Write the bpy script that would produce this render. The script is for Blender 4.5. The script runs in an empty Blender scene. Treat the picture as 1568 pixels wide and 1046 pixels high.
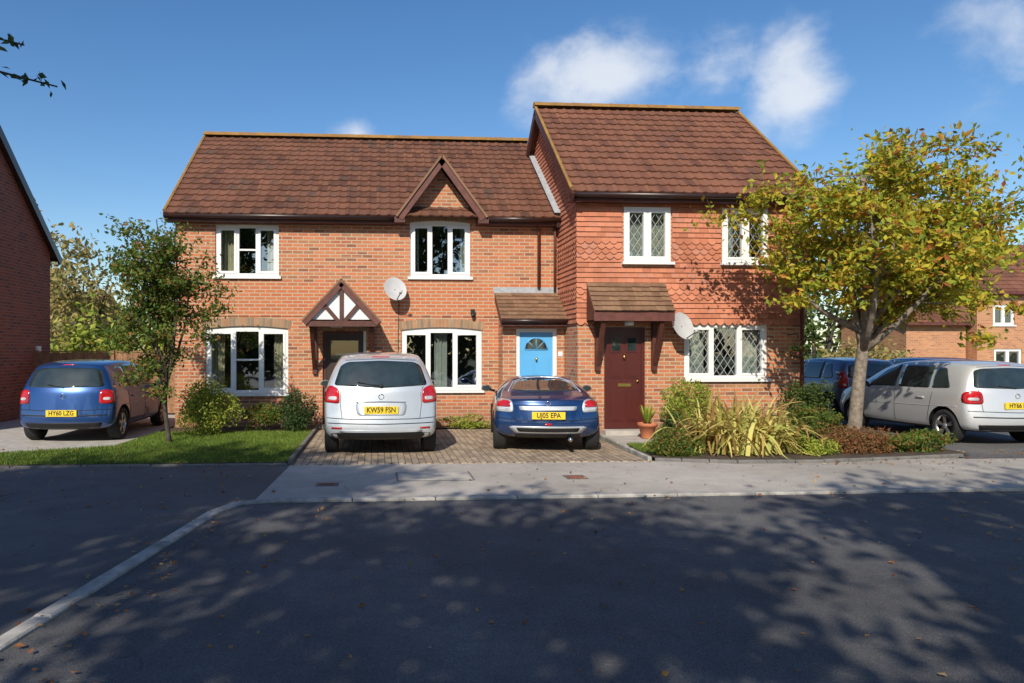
import bpy, math, random
import numpy as np
from mathutils import Vector, Matrix
from mathutils.bvhtree import BVHTree
R = math.radians
random.seed(7); rng = np.random.default_rng(7)
scene = bpy.context.scene
scene.view_settings.view_transform = 'Standard'
scene.view_settings.look = 'None'
scene.view_settings.exposure = 0

# ---------------------------------------------------------------- nodes
def nd(nt, typ, props=None, ins=None):
    n = nt.nodes.new(typ)
    for k, v in (props or {}).items(): setattr(n, k, v)
    for k, v in (ins or {}).items():
        if isinstance(v, bpy.types.NodeSocket): nt.links.new(v, n.inputs[k])
        else: n.inputs[k].default_value = v
    return n
def c4(c): return (c[0], c[1], c[2], 1.0)
def mixc(nt, fac, a, b, blend='MIX'):
    n = nt.nodes.new('ShaderNodeMix'); n.data_type = 'RGBA'; n.blend_type = blend
    for i, v in ((0, fac), (6, a), (7, b)):
        if isinstance(v, bpy.types.NodeSocket): nt.links.new(v, n.inputs[i])
        else: n.inputs[i].default_value = v if i == 0 else c4(v)
    return n.outputs[2]
def math_(nt, op, a, b=0.0, clamp=False):
    n = nd(nt, 'ShaderNodeMath', {'operation': op, 'use_clamp': clamp}, {0: a, 1: b}); return n.outputs[0]
def ramp(nt, fac, stops):
    n = nt.nodes.new('ShaderNodeValToRGB'); cr = n.color_ramp
    while len(cr.elements) < len(stops): cr.elements.new(0.5)
    for e, (p, c) in zip(cr.elements, stops):
        e.position = p; e.color = c4(c) if len(c) == 3 else c
    nt.links.new(fac, n.inputs[0]); return n.outputs[0]
def noise(nt, vec, scale, detail=4, rough=0.6):
    return nd(nt, 'ShaderNodeTexNoise', {}, {'Vector': vec, 'Scale': scale, 'Detail': detail, 'Roughness': rough}).outputs['Fac']
def newmat(name):
    m = bpy.data.materials.new(name); m.use_nodes = True
    nt = m.node_tree; return m, nt, nt.nodes['Principled BSDF']
def ocoord(nt): return nt.nodes.new('ShaderNodeTexCoord').outputs['Object']
def setbump(nt, b, h, strength=0.3, dist=0.01):
    n = nd(nt, 'ShaderNodeBump', {}, {'Height': h, 'Strength': strength, 'Distance': dist})
    nt.links.new(n.outputs[0], b.inputs['Normal'])

def simple(name, col, rough=0.6, var=0.2, scale=6, bump=0.0, metal=0.0, coat=0.0, bscale=60):
    m, nt, b = newmat(name); co = ocoord(nt)
    n1 = noise(nt, co, scale, 5)
    dark = tuple(c*(1-var) for c in col); light = tuple(min(1, c*(1+var)) for c in col)
    col_s = ramp(nt, n1, [(0.3, dark), (0.7, light)])
    nt.links.new(col_s, b.inputs['Base Color'])
    b.inputs['Roughness'].default_value = rough; b.inputs['Metallic'].default_value = metal
    b.inputs['Coat Weight'].default_value = coat; b.inputs['Coat Roughness'].default_value = 0.05
    if bump: setbump(nt, b, noise(nt, co, bscale, 3), bump, 0.01)
    return m

def wallvec(nt):
    co = ocoord(nt); s = nd(nt, 'ShaderNodeSeparateXYZ', {}, {0: co})
    g = nt.nodes.new('ShaderNodeNewGeometry'); sn = nd(nt, 'ShaderNodeSeparateXYZ', {}, {0: g.outputs['Normal']})
    f = math_(nt, 'GREATER_THAN', math_(nt, 'ABSOLUTE', sn.outputs[0]), 0.5)
    u = nd(nt, 'ShaderNodeMix', {'data_type': 'FLOAT'}, {0: f, 2: s.outputs[0], 3: s.outputs[1]}).outputs[0]
    v = nd(nt, 'ShaderNodeCombineXYZ', {}, {0: u, 1: s.outputs[2], 2: 0.0}).outputs[0]
    return v, s.outputs[2], co

def brick_mat(name, c1, c2, dark, mortar, band=True, msize=0.011):
    m, nt, b = newmat(name); v, z, co = wallvec(nt)
    br = nd(nt, 'ShaderNodeTexBrick', {'offset': 0.5}, {'Vector': v, 'Scale': 1.0, 'Brick Width': 0.225, 'Row Height': 0.075,
        'Mortar Size': msize, 'Mortar Smooth': 0.2, 'Bias': 0.0, 'Color1': c4((0, 0, 0)), 'Color2': c4((1, 1, 1)), 'Mortar': c4((0.5, 0.5, 0.5))})
    col = ramp(nt, br.outputs['Color'], [(0.0, dark), (0.22, c2), (0.6, c1), (1.0, tuple(x*1.15 for x in c1))])
    if band:
        bn = nd(nt, 'ShaderNodeMapRange', {}, {0: z, 1: 2.38, 2: 2.40}).outputs[0]
        bn2 = nd(nt, 'ShaderNodeMapRange', {}, {0: z, 1: 3.08, 2: 3.10, 3: 1.0, 4: 0.0}).outputs[0]
        bf = math_(nt, 'MULTIPLY', math_(nt, 'MULTIPLY', bn, bn2), 0.7)
        col = mixc(nt, bf, col, (0.60, 0.175, 0.065))
        rn = nd(nt, 'ShaderNodeVectorMath', {'operation': 'MULTIPLY'}, {0: v, 1: (0.9, 13.3, 1)}).outputs[0]
        rr = noise(nt, rn, 1.0, 2)
        rf = nd(nt, 'ShaderNodeMapRange', {}, {0: rr, 1: 0.46, 2: 0.64, 3: 0.0, 4: 0.6}).outputs[0]
        rf = math_(nt, 'MULTIPLY', rf, math_(nt, 'SUBTRACT', 1.0, bf))
        col = mixc(nt, rf, col, (0.50, 0.27, 0.13))
    n2 = noise(nt, co, 1.3, 5)
    col = mixc(nt, 0.55, col, ramp(nt, n2, [(0.3, (0.72, 0.68, 0.66)), (0.7, (1.0, 1.0, 1.0))]), 'MULTIPLY')
    n3 = noise(nt, co, 90, 3)
    col = mixc(nt, 0.35, col, ramp(nt, n3, [(0.3, (0.6, 0.6, 0.6)), (0.7, (1, 1, 1))]), 'MULTIPLY')
    col = mixc(nt, br.outputs['Fac'], col, mortar)
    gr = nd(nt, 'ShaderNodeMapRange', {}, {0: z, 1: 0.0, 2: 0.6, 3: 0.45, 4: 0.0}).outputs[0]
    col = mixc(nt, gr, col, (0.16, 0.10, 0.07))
    nt.links.new(col, b.inputs['Base Color']); b.inputs['Roughness'].default_value = 0.85
    h = math_(nt, 'ADD', math_(nt, 'MULTIPLY', br.outputs['Fac'], -1.0), math_(nt, 'MULTIPLY', n3, 0.5))
    setbump(nt, b, h, 0.5, 0.006)
    return m

def island_mat(name, stops, rough=0.8, nscale=3.0, lichen=None, bump=0.3, translucent=0.0, fine=60, spec=0.3):
    m, nt, b = newmat(name); co = ocoord(nt)
    g = nt.nodes.new('ShaderNodeNewGeometry')
    col = ramp(nt, g.outputs['Random Per Island'], stops)
    n2 = noise(nt, co, nscale, 4)
    col = mixc(nt, 0.6, col, ramp(nt, n2, [(0.3, (0.62, 0.62, 0.62)), (0.7, (1.05, 1.05, 1.05))]), 'MULTIPLY')
    if lichen:
        n4 = noise(nt, co, 9.0, 6, 0.75)
        lf = nd(nt, 'ShaderNodeMapRange', {}, {0: n4, 1: 0.60, 2: 0.72, 3: 0.0, 4: lichen[1]}).outputs[0]
        col = mixc(nt, lf, col, lichen[0])
    nt.links.new(col, b.inputs['Base Color']); b.inputs['Roughness'].default_value = rough
    b.inputs['Specular IOR Level'].default_value = spec
    if bump: setbump(nt, b, noise(nt, co, fine, 3), bump, 0.006)
    if translucent:
        tr = nd(nt, 'ShaderNodeBsdfTranslucent', {}, {0: col})
        mx = nd(nt, 'ShaderNodeMixShader', {}, {0: translucent, 1: b.outputs[0], 2: tr.outputs[0]})
        nt.links.new(mx.outputs[0], nt.nodes['Material Output'].inputs[0])
    return m

def asphalt(name, col, var, patch, speck=0.5, rough=0.85):
    m, nt, b = newmat(name); co = ocoord(nt)
    n1 = noise(nt, co, 0.35, 5, 0.6); n2 = noise(nt, co, 2.3, 5, 0.7); n3 = noise(nt, co, 110, 2, 0.7)
    c = ramp(nt, n1, [(0.35, tuple(x*(1-var) for x in col)), (0.5, col), (0.66, patch)])
    c = mixc(nt, 0.6, c, ramp(nt, n2, [(0.3, (0.7, 0.7, 0.7)), (0.7, (1.15, 1.15, 1.15))]), 'MULTIPLY')
    c = mixc(nt, speck, c, ramp(nt, n3, [(0.35, (0.35, 0.35, 0.35)), (0.5, (0.9, 0.9, 0.9)), (0.72, (2.2, 2.1, 2.0))]), 'MULTIPLY')
    vo = nd(nt, 'ShaderNodeTexVoronoi', {'feature': 'DISTANCE_TO_EDGE'}, {'Vector': nd(nt, 'ShaderNodeVectorMath', {'operation': 'ADD'}, {0: co, 1: nd(nt, 'ShaderNodeTexNoise', {}, {'Vector': co, 'Scale': 1.5}).outputs['Color']}).outputs[0], 'Scale': 0.3})
    cr = nd(nt, 'ShaderNodeMapRange', {}, {0: vo.outputs[0], 1: 0.0, 2: 0.003, 3: 0.35, 4: 0.0}).outputs[0]
    c = mixc(nt, cr, c, (0.02, 0.02, 0.02))
    nt.links.new(c, b.inputs['Base Color']); b.inputs['Roughness'].default_value = rough
    setbump(nt, b, n3, 0.7, 0.008)
    return m

MAT = {}
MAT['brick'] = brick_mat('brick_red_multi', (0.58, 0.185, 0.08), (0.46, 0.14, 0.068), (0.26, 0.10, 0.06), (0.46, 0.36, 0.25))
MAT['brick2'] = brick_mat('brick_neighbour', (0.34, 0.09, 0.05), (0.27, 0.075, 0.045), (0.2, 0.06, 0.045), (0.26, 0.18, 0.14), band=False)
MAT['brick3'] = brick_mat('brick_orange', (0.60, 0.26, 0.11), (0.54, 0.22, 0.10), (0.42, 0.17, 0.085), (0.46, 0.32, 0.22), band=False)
MAT['arch'] = island_mat('brick_arch_buff', [(0, (0.26, 0.18, 0.12)), (0.5, (0.40, 0.26, 0.15)), (1, (0.44, 0.21, 0.11))])
MAT['mortar'] = simple('mortar', (0.38, 0.31, 0.23), 0.9)
MAT['roof'] = island_mat('roof_tiles_brown', [(0, (0.11, 0.05, 0.034)), (0.3, (0.165, 0.072, 0.045)), (0.85, (0.20, 0.086, 0.052)), (1, (0.11, 0.062, 0.045))], 0.85, 0.8, ((0.26, 0.18, 0.085), 0.65))
MAT['roofw'] = island_mat('roof_tiles_redbrown', [(0, (0.14, 0.06, 0.04)), (0.3, (0.19, 0.08, 0.05)), (0.9, (0.23, 0.097, 0.057)), (1, (0.15, 0.07, 0.05))], 0.85, 0.8, ((0.28, 0.19, 0.085), 0.5))
MAT['porch'] = island_mat('porch_tiles', [(0, (0.19, 0.11, 0.065)), (0.5, (0.25, 0.14, 0.085)), (1, (0.29, 0.17, 0.10))], 0.85, 3, ((0.17, 0.17, 0.05), 0.9))
MAT['ridge'] = island_mat('ridge_tiles_lichen', [(0, (0.27, 0.15, 0.06)), (0.5, (0.36, 0.20, 0.06)), (1, (0.30, 0.16, 0.05))], 0.9, 5, ((0.46, 0.33, 0.06), 0.8))
MAT['hung'] = island_mat('hung_tiles_clay', [(0, (0.44, 0.16, 0.09)), (0.3, (0.54, 0.20, 0.115)), (0.8, (0.60, 0.235, 0.135)), (1, (0.50, 0.22, 0.15))], 0.8, 1.5)
MAT['white'] = simple('white_upvc', (0.80, 0.80, 0.78), 0.35, 0.04, 2)
MAT['timber'] = simple('dark_stained_timber', (0.085, 0.026, 0.018), 0.55, 0.3, 8)
MAT['timber2'] = simple('bargeboard_timber', (0.12, 0.038, 0.028), 0.6, 0.3, 8)
MAT['gutter'] = simple('gutter_plastic', (0.03, 0.014, 0.012), 0.35, 0.1)
MAT['lead'] = simple('lead_flashing', (0.36, 0.38, 0.41), 0.5, 0.2, 12)
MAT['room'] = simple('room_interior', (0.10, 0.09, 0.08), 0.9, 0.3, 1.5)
MAT['curtain'] = simple('curtain_cream', (0.62, 0.56, 0.40), 0.9, 0.1)
MAT['curtain2'] = simple('curtain_grey', (0.42, 0.45, 0.42), 0.9, 0.1)
MAT['bluedoor'] = simple('door_paint_blue', (0.11, 0.40, 0.72), 0.35, 0.05, 2)
MAT['reddoor'] = simple('door_paint_maroon', (0.085, 0.018, 0.015), 0.35, 0.08, 2)
MAT['darkdoor'] = simple('door_dark', (0.035, 0.018, 0.014), 0.5, 0.1, 2)
MAT['brass'] = simple('brass', (0.7, 0.5, 0.15), 0.3, 0.1, 4, metal=1)
MAT['black'] = simple('black_plastic', (0.012, 0.012, 0.013), 0.5, 0.2)
MAT['dishgrey'] = simple('dish_grey', (0.5, 0.5, 0.5), 0.5, 0.08)
MAT['kerb'] = simple('kerb_concrete', (0.36, 0.34, 0.31), 0.9, 0.4, 4, bump=0.4)
MAT['kerbdark'] = simple('edging_kerb', (0.16, 0.15, 0.14), 0.9, 0.25, 7, bump=0.4)
MAT['road'] = asphalt('road_asphalt', (0.105, 0.104, 0.108), 0.28, (0.155, 0.152, 0.15), 0.6)
MAT['pave'] = asphalt('pavement_asphalt', (0.44, 0.40, 0.355), 0.16, (0.50, 0.46, 0.42), 0.34)
MAT['pave2'] = asphalt('side_drive_asphalt', (0.115, 0.112, 0.112), 0.2, (0.15, 0.145, 0.142), 0.5)
MAT['rust'] = simple('rusty_iron', (0.20, 0.085, 0.06), 0.8, 0.35, 20, bump=0.5)
MAT['concrete'] = simple('concrete', (0.42, 0.39, 0.35), 0.9, 0.2, 5, bump=0.3)
MAT['soil'] = simple('soil', (0.07, 0.048, 0.032), 0.95, 0.4, 8, bump=0.8, bscale=25)
MAT['fence'] = simple('fence_timber', (0.28, 0.15, 0.08), 0.85, 0.35, 9)
MAT['bark'] = simple('bark', (0.22, 0.18, 0.14), 0.95, 0.45, 14, bump=0.8, bscale=30)
MAT['bark2'] = simple('bark_dark', (0.07, 0.056, 0.045), 0.95, 0.4, 14, bump=0.8, bscale=30)
MAT['terracotta'] = simple('terracotta', (0.50, 0.17, 0.08), 0.8, 0.15)
MAT['rubber'] = simple('tyre_rubber', (0.016, 0.016, 0.017), 0.85, 0.3, 20)
MAT['alloy'] = simple('wheel_alloy', (0.5, 0.5, 0.51), 0.3, 0.1, metal=0.85)
MAT['chrome'] = simple('chrome', (0.7, 0.7, 0.7), 0.12, 0.03, metal=1)
MAT['yellowplate'] = simple('number_plate_yellow', (0.78, 0.56, 0.03), 0.4, 0.03)
def glassy(name, col, rough=0.05, coat=1.0):
    m, nt, b = newmat(name); co = ocoord(nt)
    nt.links.new(ramp(nt, noise(nt, co, 4, 2), [(0.3, tuple(c*0.6 for c in col)), (0.7, tuple(c*1.2 for c in col))]), b.inputs['Base Color'])
    b.inputs['Roughness'].default_value = rough; b.inputs['Coat Weight'].default_value = coat; b.inputs['Coat Roughness'].default_value = 0.03
    return m
MAT['redlamp'] = glassy('tail_lamp_red', (0.50, 0.01, 0.012), 0.15)
MAT['clearlamp'] = glassy('lamp_clear', (0.55, 0.55, 0.56), 0.15)
MAT['carglass'] = glassy('car_glass_dark', (0.026, 0.040, 0.040), 0.03)
def paint(name, col, metal, rough=0.32):
    m, nt, b = newmat(name); co = ocoord(nt)
    n1 = noise(nt, co, 3, 3); n2 = noise(nt, co, 900, 1)
    c = ramp(nt, n2, [(0.3, tuple(x*0.85 for x in col)), (0.7, tuple(min(1, x*1.12) for x in col))])
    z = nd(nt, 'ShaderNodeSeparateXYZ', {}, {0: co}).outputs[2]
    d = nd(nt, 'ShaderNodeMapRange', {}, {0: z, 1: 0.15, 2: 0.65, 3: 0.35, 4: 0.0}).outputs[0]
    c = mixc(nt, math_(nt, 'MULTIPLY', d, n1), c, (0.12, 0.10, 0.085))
    nt.links.new(c, b.inputs['Base Color']); b.inputs['Metallic'].default_value = metal
    b.inputs['Roughness'].default_value = rough; b.inputs['Coat Weight'].default_value = 1.0; b.inputs['Coat Roughness'].default_value = 0.04
    return m
MAT['silver'] = paint('car_paint_silver', (0.64, 0.68, 0.72), 0.45, 0.34)
MAT['silver2'] = paint('car_paint_light_silver', (0.66, 0.67, 0.68), 0.4, 0.34)
MAT['blue'] = paint('car_paint_blue', (0.008, 0.045, 0.16), 0.4, 0.26)
MAT['dblue'] = paint('car_paint_dark_blue', (0.012, 0.065, 0.23), 0.45, 0.3)
MAT['slate'] = paint('car_paint_slate_blue', (0.10, 0.15, 0.24), 0.5, 0.3)
m, nt, b = newmat('window_glass')
tr = nd(nt, 'ShaderNodeBsdfTransparent', {}, {0: c4((0.75, 0.8, 0.78))})
gl = nd(nt, 'ShaderNodeBsdfGlossy', {}, {'Color': c4((0.9, 0.95, 1)), 'Roughness': 0.01})
wv = noise(nt, ocoord(nt), 1.6, 2)
bp = nd(nt, 'ShaderNodeBump', {}, {'Height': wv, 'Strength': 0.12, 'Distance': 0.02}); nt.links.new(bp.outputs[0], gl.inputs['Normal'])
mx = nd(nt, 'ShaderNodeMixShader', {}, {0: 0.28, 1: tr.outputs[0], 2: gl.outputs[0]})
nt.links.new(mx.outputs[0], nt.nodes['Material Output'].inputs[0]); MAT['glass'] = m
m, nt, b = newmat('block_paving'); co = ocoord(nt)
mp = nd(nt, 'ShaderNodeMapping', {}, {0: co, 'Rotation': (0, 0, R(90))}).outputs[0]
br = nd(nt, 'ShaderNodeTexBrick', {'offset': 0.5}, {'Vector': mp, 'Scale': 1.0, 'Brick Width': 0.2, 'Row Height': 0.1, 'Mortar Size': 0.006,
    'Color1': c4((0, 0, 0)), 'Color2': c4((1, 1, 1)), 'Mortar': c4((0.5,)*3)})
c = ramp(nt, br.outputs['Color'], [(0, (0.28, 0.205, 0.15)), (0.5, (0.40, 0.30, 0.21)), (1, (0.48, 0.37, 0.26))])
c = mixc(nt, 0.7, c, ramp(nt, noise(nt, co, 1.5, 5), [(0.3, (0.6, 0.6, 0.58)), (0.7, (1.1, 1.1, 1.1))]), 'MULTIPLY')
c = mixc(nt, br.outputs['Fac'], c, (0.09, 0.08, 0.055))
nt.links.new(c, b.inputs['Base Color']); b.inputs['Roughness'].default_value = 0.9
setbump(nt, b, math_(nt, 'MULTIPLY', br.outputs['Fac'], -1.0), 0.6, 0.008); MAT['blocks'] = m
def leafmat(name, stops, tr=0.35): return island_mat(name, stops, 0.6, 1.2, None, 0, tr, spec=0.35)
MAT['leaf_autumn'] = leafmat('leaves_yellow_green', [(0, (0.20, 0.28, 0.03)), (0.3, (0.42, 0.46, 0.045)), (0.6, (0.62, 0.57, 0.055)), (0.82, (0.68, 0.48, 0.05)), (0.95, (0.58, 0.24, 0.045)), (1, (0.38, 0.11, 0.04))], 0.45)
MAT['leaf_cherry'] = leafmat('leaves_green_red', [(0, (0.08, 0.16, 0.024)), (0.5, (0.15, 0.24, 0.038)), (0.8, (0.26, 0.26, 0.05)), (1, (0.40, 0.13, 0.05))], 0.45)
MAT['leaf_green'] = leafmat('leaves_green', [(0, (0.04, 0.08, 0.015)), (0.6, (0.09, 0.14, 0.025)), (1, (0.15, 0.19, 0.04))])
MAT['leaf_lime'] = leafmat('leaves_lime', [(0, (0.19, 0.26, 0.03)), (0.6, (0.38, 0.44, 0.06)), (1, (0.55, 0.55, 0.11))])
MAT['leaf_dark'] = leafmat('leaves_dark', [(0, (0.025, 0.055, 0.014)), (1, (0.065, 0.11, 0.026))], 0.2)
MAT['leaf_russet'] = leafmat('leaves_russet', [(0, (0.16, 0.13, 0.05)), (0.5, (0.28, 0.15, 0.06)), (1, (0.33, 0.10, 0.04))])
MAT['leaf_far'] = leafmat('leaves_far_autumn', [(0, (0.24, 0.24, 0.08)), (0.5, (0.40, 0.34, 0.12)), (1, (0.52, 0.37, 0.14))])
MAT['fallen'] = leafmat('fallen_leaves', [(0, (0.16, 0.06, 0.025)), (0.5, (0.32, 0.13, 0.05)), (0.9, (0.40, 0.24, 0.08)), (1, (0.45, 0.36, 0.2))], 0.1)
MAT['phormium'] = leafmat('strap_leaves', [(0, (0.34, 0.18, 0.07)), (0.2, (0.58, 0.43, 0.13)), (0.6, (0.78, 0.68, 0.22)), (0.85, (0.60, 0.60, 0.16)), (1, (0.28, 0.33, 0.07))], 0.3)
MAT['grass'] = leafmat('grass_blades', [(0, (0.09, 0.17, 0.02)), (0.7, (0.18, 0.28, 0.035)), (1, (0.32, 0.33, 0.07))], 0.3)
MAT['lawn'] = simple('lawn_turf', (0.085, 0.125, 0.028), 0.95, 0.35, 3, bump=0.8, bscale=40)
MAT['field'] = simple('grassland', (0.07, 0.095, 0.03), 0.95, 0.3, 0.3)

# ---------------------------------------------------------------- mesh builder
class MB:
    def __init__(s): s.v = []; s.f = []; s.m = []; s.s = []; s.mats = []
    def mi(s, mat):
        mat = MAT[mat] if isinstance(mat, str) else mat
        if mat not in s.mats: s.mats.append(mat)
        return s.mats.index(mat)
    def poly(s, pts, mat, sm=False):
        n = len(s.v); s.v.extend(tuple(p) for p in pts); s.f.append(tuple(range(n, n+len(pts)))); s.m.append(s.mi(mat)); s.s.append(sm)
    def arr(s, V, F, mat, sm=False):
        n = len(s.v); s.v.extend(tuple(p) for p in V); k = s.mi(mat)
        for f in F: s.f.append(tuple(i+n for i in f)); s.m.append(k); s.s.append(sm)
    def box(s, x0, x1, y0, y1, z0, z1, mat, top=None):
        V = [(x, y, z) for z in (z0, z1) for y in (y0, y1) for x in (x0, x1)]
        s.arr(V, [(0, 2, 3, 1), (0, 1, 5, 4), (1, 3, 7, 5), (3, 2, 6, 7), (2, 0, 4, 6)], mat)
        s.arr(V, [(4, 5, 7, 6)], top or mat)
    def beam(s, a, b, w, t, mat, up=(0, -1, 0)):
        a = Vector(a); b = Vector(b); d = (b-a).normalized(); u = Vector(up); sd = d.cross(u).normalized(); u = sd.cross(d).normalized()
        V = []
        for p in (a, b):
            for i, j in ((-1, -1), (1, -1), (1, 1), (-1, 1)): V.append(p+sd*(i*w/2)+u*(j*t/2))
        s.arr(V, [(0, 1, 2, 3), (7, 6, 5, 4), (0, 4, 5, 1), (1, 5, 6, 2), (2, 6, 7, 3), (3, 7, 4, 0)], mat)
    def tube(s, pts, rad, mat, n=6, sm=True):
        pts = [Vector(p) for p in pts]; V = []; F = []
        if isinstance(rad, (int, float)): rad = [rad]*len(pts)
        for i, p in enumerate(pts):
            d = (pts[min(i+1, len(pts)-1)]-pts[max(i-1, 0)])
            d = d.normalized() if d.length > 1e-9 else Vector((0, 0, 1))
            a = d.cross(Vector((0.31, 0.17, 0.93))) if abs(d.z) < 0.9 else d.cross(Vector((1, 0.2, 0)))
            a.normalize(); b = d.cross(a)
            for k in range(n):
                t = 2*math.pi*k/n; V.append(p+(a*math.cos(t)+b*math.sin(t))*rad[i])
        for i in range(len(pts)-1):
            for k in range(n): F.append((i*n+k, i*n+(k+1) % n, (i+1)*n+(k+1) % n, (i+1)*n+k))
        F.append(tuple(range(n))[::-1]); F.append(tuple(range((len(pts)-1)*n, len(pts)*n)))
        s.arr(V, F, mat, sm)
    def leaves(s, C, size, mat, flat=0.0, aspect=0.5):
        C = np.asarray(C, float); N = len(C)
        if N == 0: return
        a = rng.normal(size=(N, 3)); a[:, 2] *= (1-flat); a /= np.linalg.norm(a, axis=1)[:, None]
        b = rng.normal(size=(N, 3)); b[:, 2] *= (1-flat); b -= (a*b).sum(1)[:, None]*a; b /= np.linalg.norm(b, axis=1)[:, None]
        sz = (size*rng.uniform(0.6, 1.3, N))[:, None]
        n = np.cross(a, b)
        V = np.stack([C-a*sz, C+b*sz*aspect+n*sz*0.15, C+a*sz, C-b*sz*aspect+n*sz*0.15], 1).reshape(-1, 3)
        base = len(s.v); s.v.extend(map(tuple, V.tolist())); k = s.mi(mat)
        s.f.extend([(base+4*i, base+4*i+1, base+4*i+2, base+4*i+3) for i in range(N)]); s.m.extend([k]*N); s.s.extend([False]*N)
    def obj(s, name, parent=None, loc=None):
        me = bpy.data.meshes.new(name); me.from_pydata(s.v, [], s.f)
        for m in s.mats: me.materials.append(m)
        me.polygons.foreach_set('material_index', s.m); me.polygons.foreach_set('use_smooth', s.s); me.update()
        o = bpy.data.objects.new(name, me); scene.collection.objects.link(o)
        if parent: o.parent = parent
        if loc: o.location = loc
        return o
def empty(name, loc=(0, 0, 0)):
    e = bpy.data.objects.new(name, None); scene.collection.objects.link(e); e.location = loc; e.empty_display_size = 0.3; return e

# ---------------------------------------------------------------- house parts
def wall(M, y, x0, x1, z0, z1, ops, mat, depth=0.10):
    xs = sorted({x0, x1, *[o[0] for o in ops], *[o[1] for o in ops]}); zs = sorted({z0, z1, *[o[2] for o in ops], *[o[3] for o in ops]})
    for i in range(len(xs)-1):
        for j in range(len(zs)-1):
            cx = (xs[i]+xs[i+1])/2; cz = (zs[j]+zs[j+1])/2
            if any(o[0] < cx < o[1] and o[2] < cz < o[3] for o in ops): continue
            M.poly([(xs[i], y, zs[j]), (xs[i+1], y, zs[j]), (xs[i+1], y, zs[j+1]), (xs[i], y, zs[j+1])], mat)
    for a, b, c, d in ops:
        M.poly([(a, y, c), (a, y+depth, c), (a, y+depth, d), (a, y, d)], mat); M.poly([(b, y, c), (b, y, d), (b, y+depth, d), (b, y+depth, c)], mat)
        M.poly([(a, y, d), (a, y+depth, d), (b, y+depth, d), (b, y, d)], mat); M.poly([(a, y, c), (b, y, c), (b, y+depth, c), (a, y+depth, c)], mat)

def window(M, y, x0, x1, z0, z1, n, rise=0.0, lattice=False, curt=None, transom=False, widths=None, depth_in=0.04, sill=True):
    yf = y+depth_in; fw = 0.062; zt = z1
    M.box(x0, x0+fw, yf, yf+0.06, z0, zt, 'white'); M.box(x1-fw, x1, yf, yf+0.06, z0, zt, 'white')
    M.box(x0+fw, x1-fw, yf, yf+0.06, z0, z0+fw, 'white'); M.box(x0+fw, x1-fw, yf, yf+0.06, zt-fw, zt+rise, 'white')
    if rise:
        M.box(x0, x0+fw, yf, yf+0.06, zt, zt+rise, 'white'); M.box(x1-fw, x1, yf, yf+0.06, zt, zt+rise, 'white')
    widths = widths or [1]*n; tot = sum(widths); W = x1-x0-2*fw; x = x0+fw
    for i, w in enumerate(widths):
        a = x; bb = x+W*w/tot; x = bb
        if i < len(widths)-1: M.box(bb-0.027, bb+0.027, yf-0.002, yf+0.058, z0+fw, zt-fw, 'white')
        A = a+(0.027 if i else 0); B = bb-(0.027 if i < len(widths)-1 else 0); sw = 0.048; ys = yf-0.012
        za = z0+fw; zb = zt-fw
        if i % 2 == 0 or n == 2:
            M.box(A, A+sw, ys, yf+0.05, za, zb, 'white'); M.box(B-sw, B, ys, yf+0.05, za, zb, 'white')
            M.box(A+sw, B-sw, ys, yf+0.05, za, za+sw, 'white'); M.box(A+sw, B-sw, ys, yf+0.05, zb-sw, zb, 'white')
        if transom and i % 2 == 1:
            zm = za+(zb-za)*0.52; M.box(A, B, yf+0.004, yf+0.05, zm-0.018, zm+0.018, 'white')
        if lattice:
            s = 0.15; hs = s*1.5; H = zb-za; yl = yf+0.036
            for q in range(-12, 24):
                for sg in (1, -1):
                    xa = A+q*s; sl = sg*s/hs; lo = (A-xa)/sl; hi = (B-xa)/sl
                    if lo > hi: lo, hi = hi, lo
                    t0 = max(0.0, lo); t1 = min(H, hi)
                    if t1-t0 > 0.02: M.beam((xa+sl*t0, yl, za+t0), (xa+sl*t1, yl, za+t1), 0.006, 0.005, 'dishgrey')
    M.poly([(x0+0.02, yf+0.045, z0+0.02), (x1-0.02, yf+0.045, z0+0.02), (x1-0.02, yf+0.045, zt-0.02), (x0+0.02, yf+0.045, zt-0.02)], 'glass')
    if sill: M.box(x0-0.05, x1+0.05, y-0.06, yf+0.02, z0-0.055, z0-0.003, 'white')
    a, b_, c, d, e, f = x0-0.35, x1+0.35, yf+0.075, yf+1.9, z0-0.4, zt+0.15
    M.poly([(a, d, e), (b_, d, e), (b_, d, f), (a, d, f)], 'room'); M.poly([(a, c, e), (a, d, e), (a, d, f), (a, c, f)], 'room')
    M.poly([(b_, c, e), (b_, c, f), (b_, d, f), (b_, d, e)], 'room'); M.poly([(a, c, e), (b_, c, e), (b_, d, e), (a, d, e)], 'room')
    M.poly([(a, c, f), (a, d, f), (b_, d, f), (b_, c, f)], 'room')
    if rise:
        for fx, hh in ((0.30, 0.16), (0.66, 0.22)):
            X = x0+(x1-x0)*fx; M.tube([(X, yf+0.14, z0), (X, yf+0.14, z0+hh*0.5), (X, yf+0.14, z0+hh)], [0.05, 0.065, 0.03], 'curtain2', 10)
    if curt:
        for (fa, fb, mt) in curt:
            A = x0+(x1-x0)*fa; B = x0+(x1-x0)*fb; N = max(8, int((B-A)/0.018)); V = []
            for i in range(N+1):
                xx = A+(B-A)*i/N; yy = yf+0.26+0.03*math.sin(xx*95)+0.012*math.sin(xx*41); V += [(xx, yy, z0-0.1), (xx, yy, zt)]
            M.arr(V, [(2*i, 2*i+2, 2*i+3, 2*i+1) for i in range(N)], mt, True)

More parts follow.
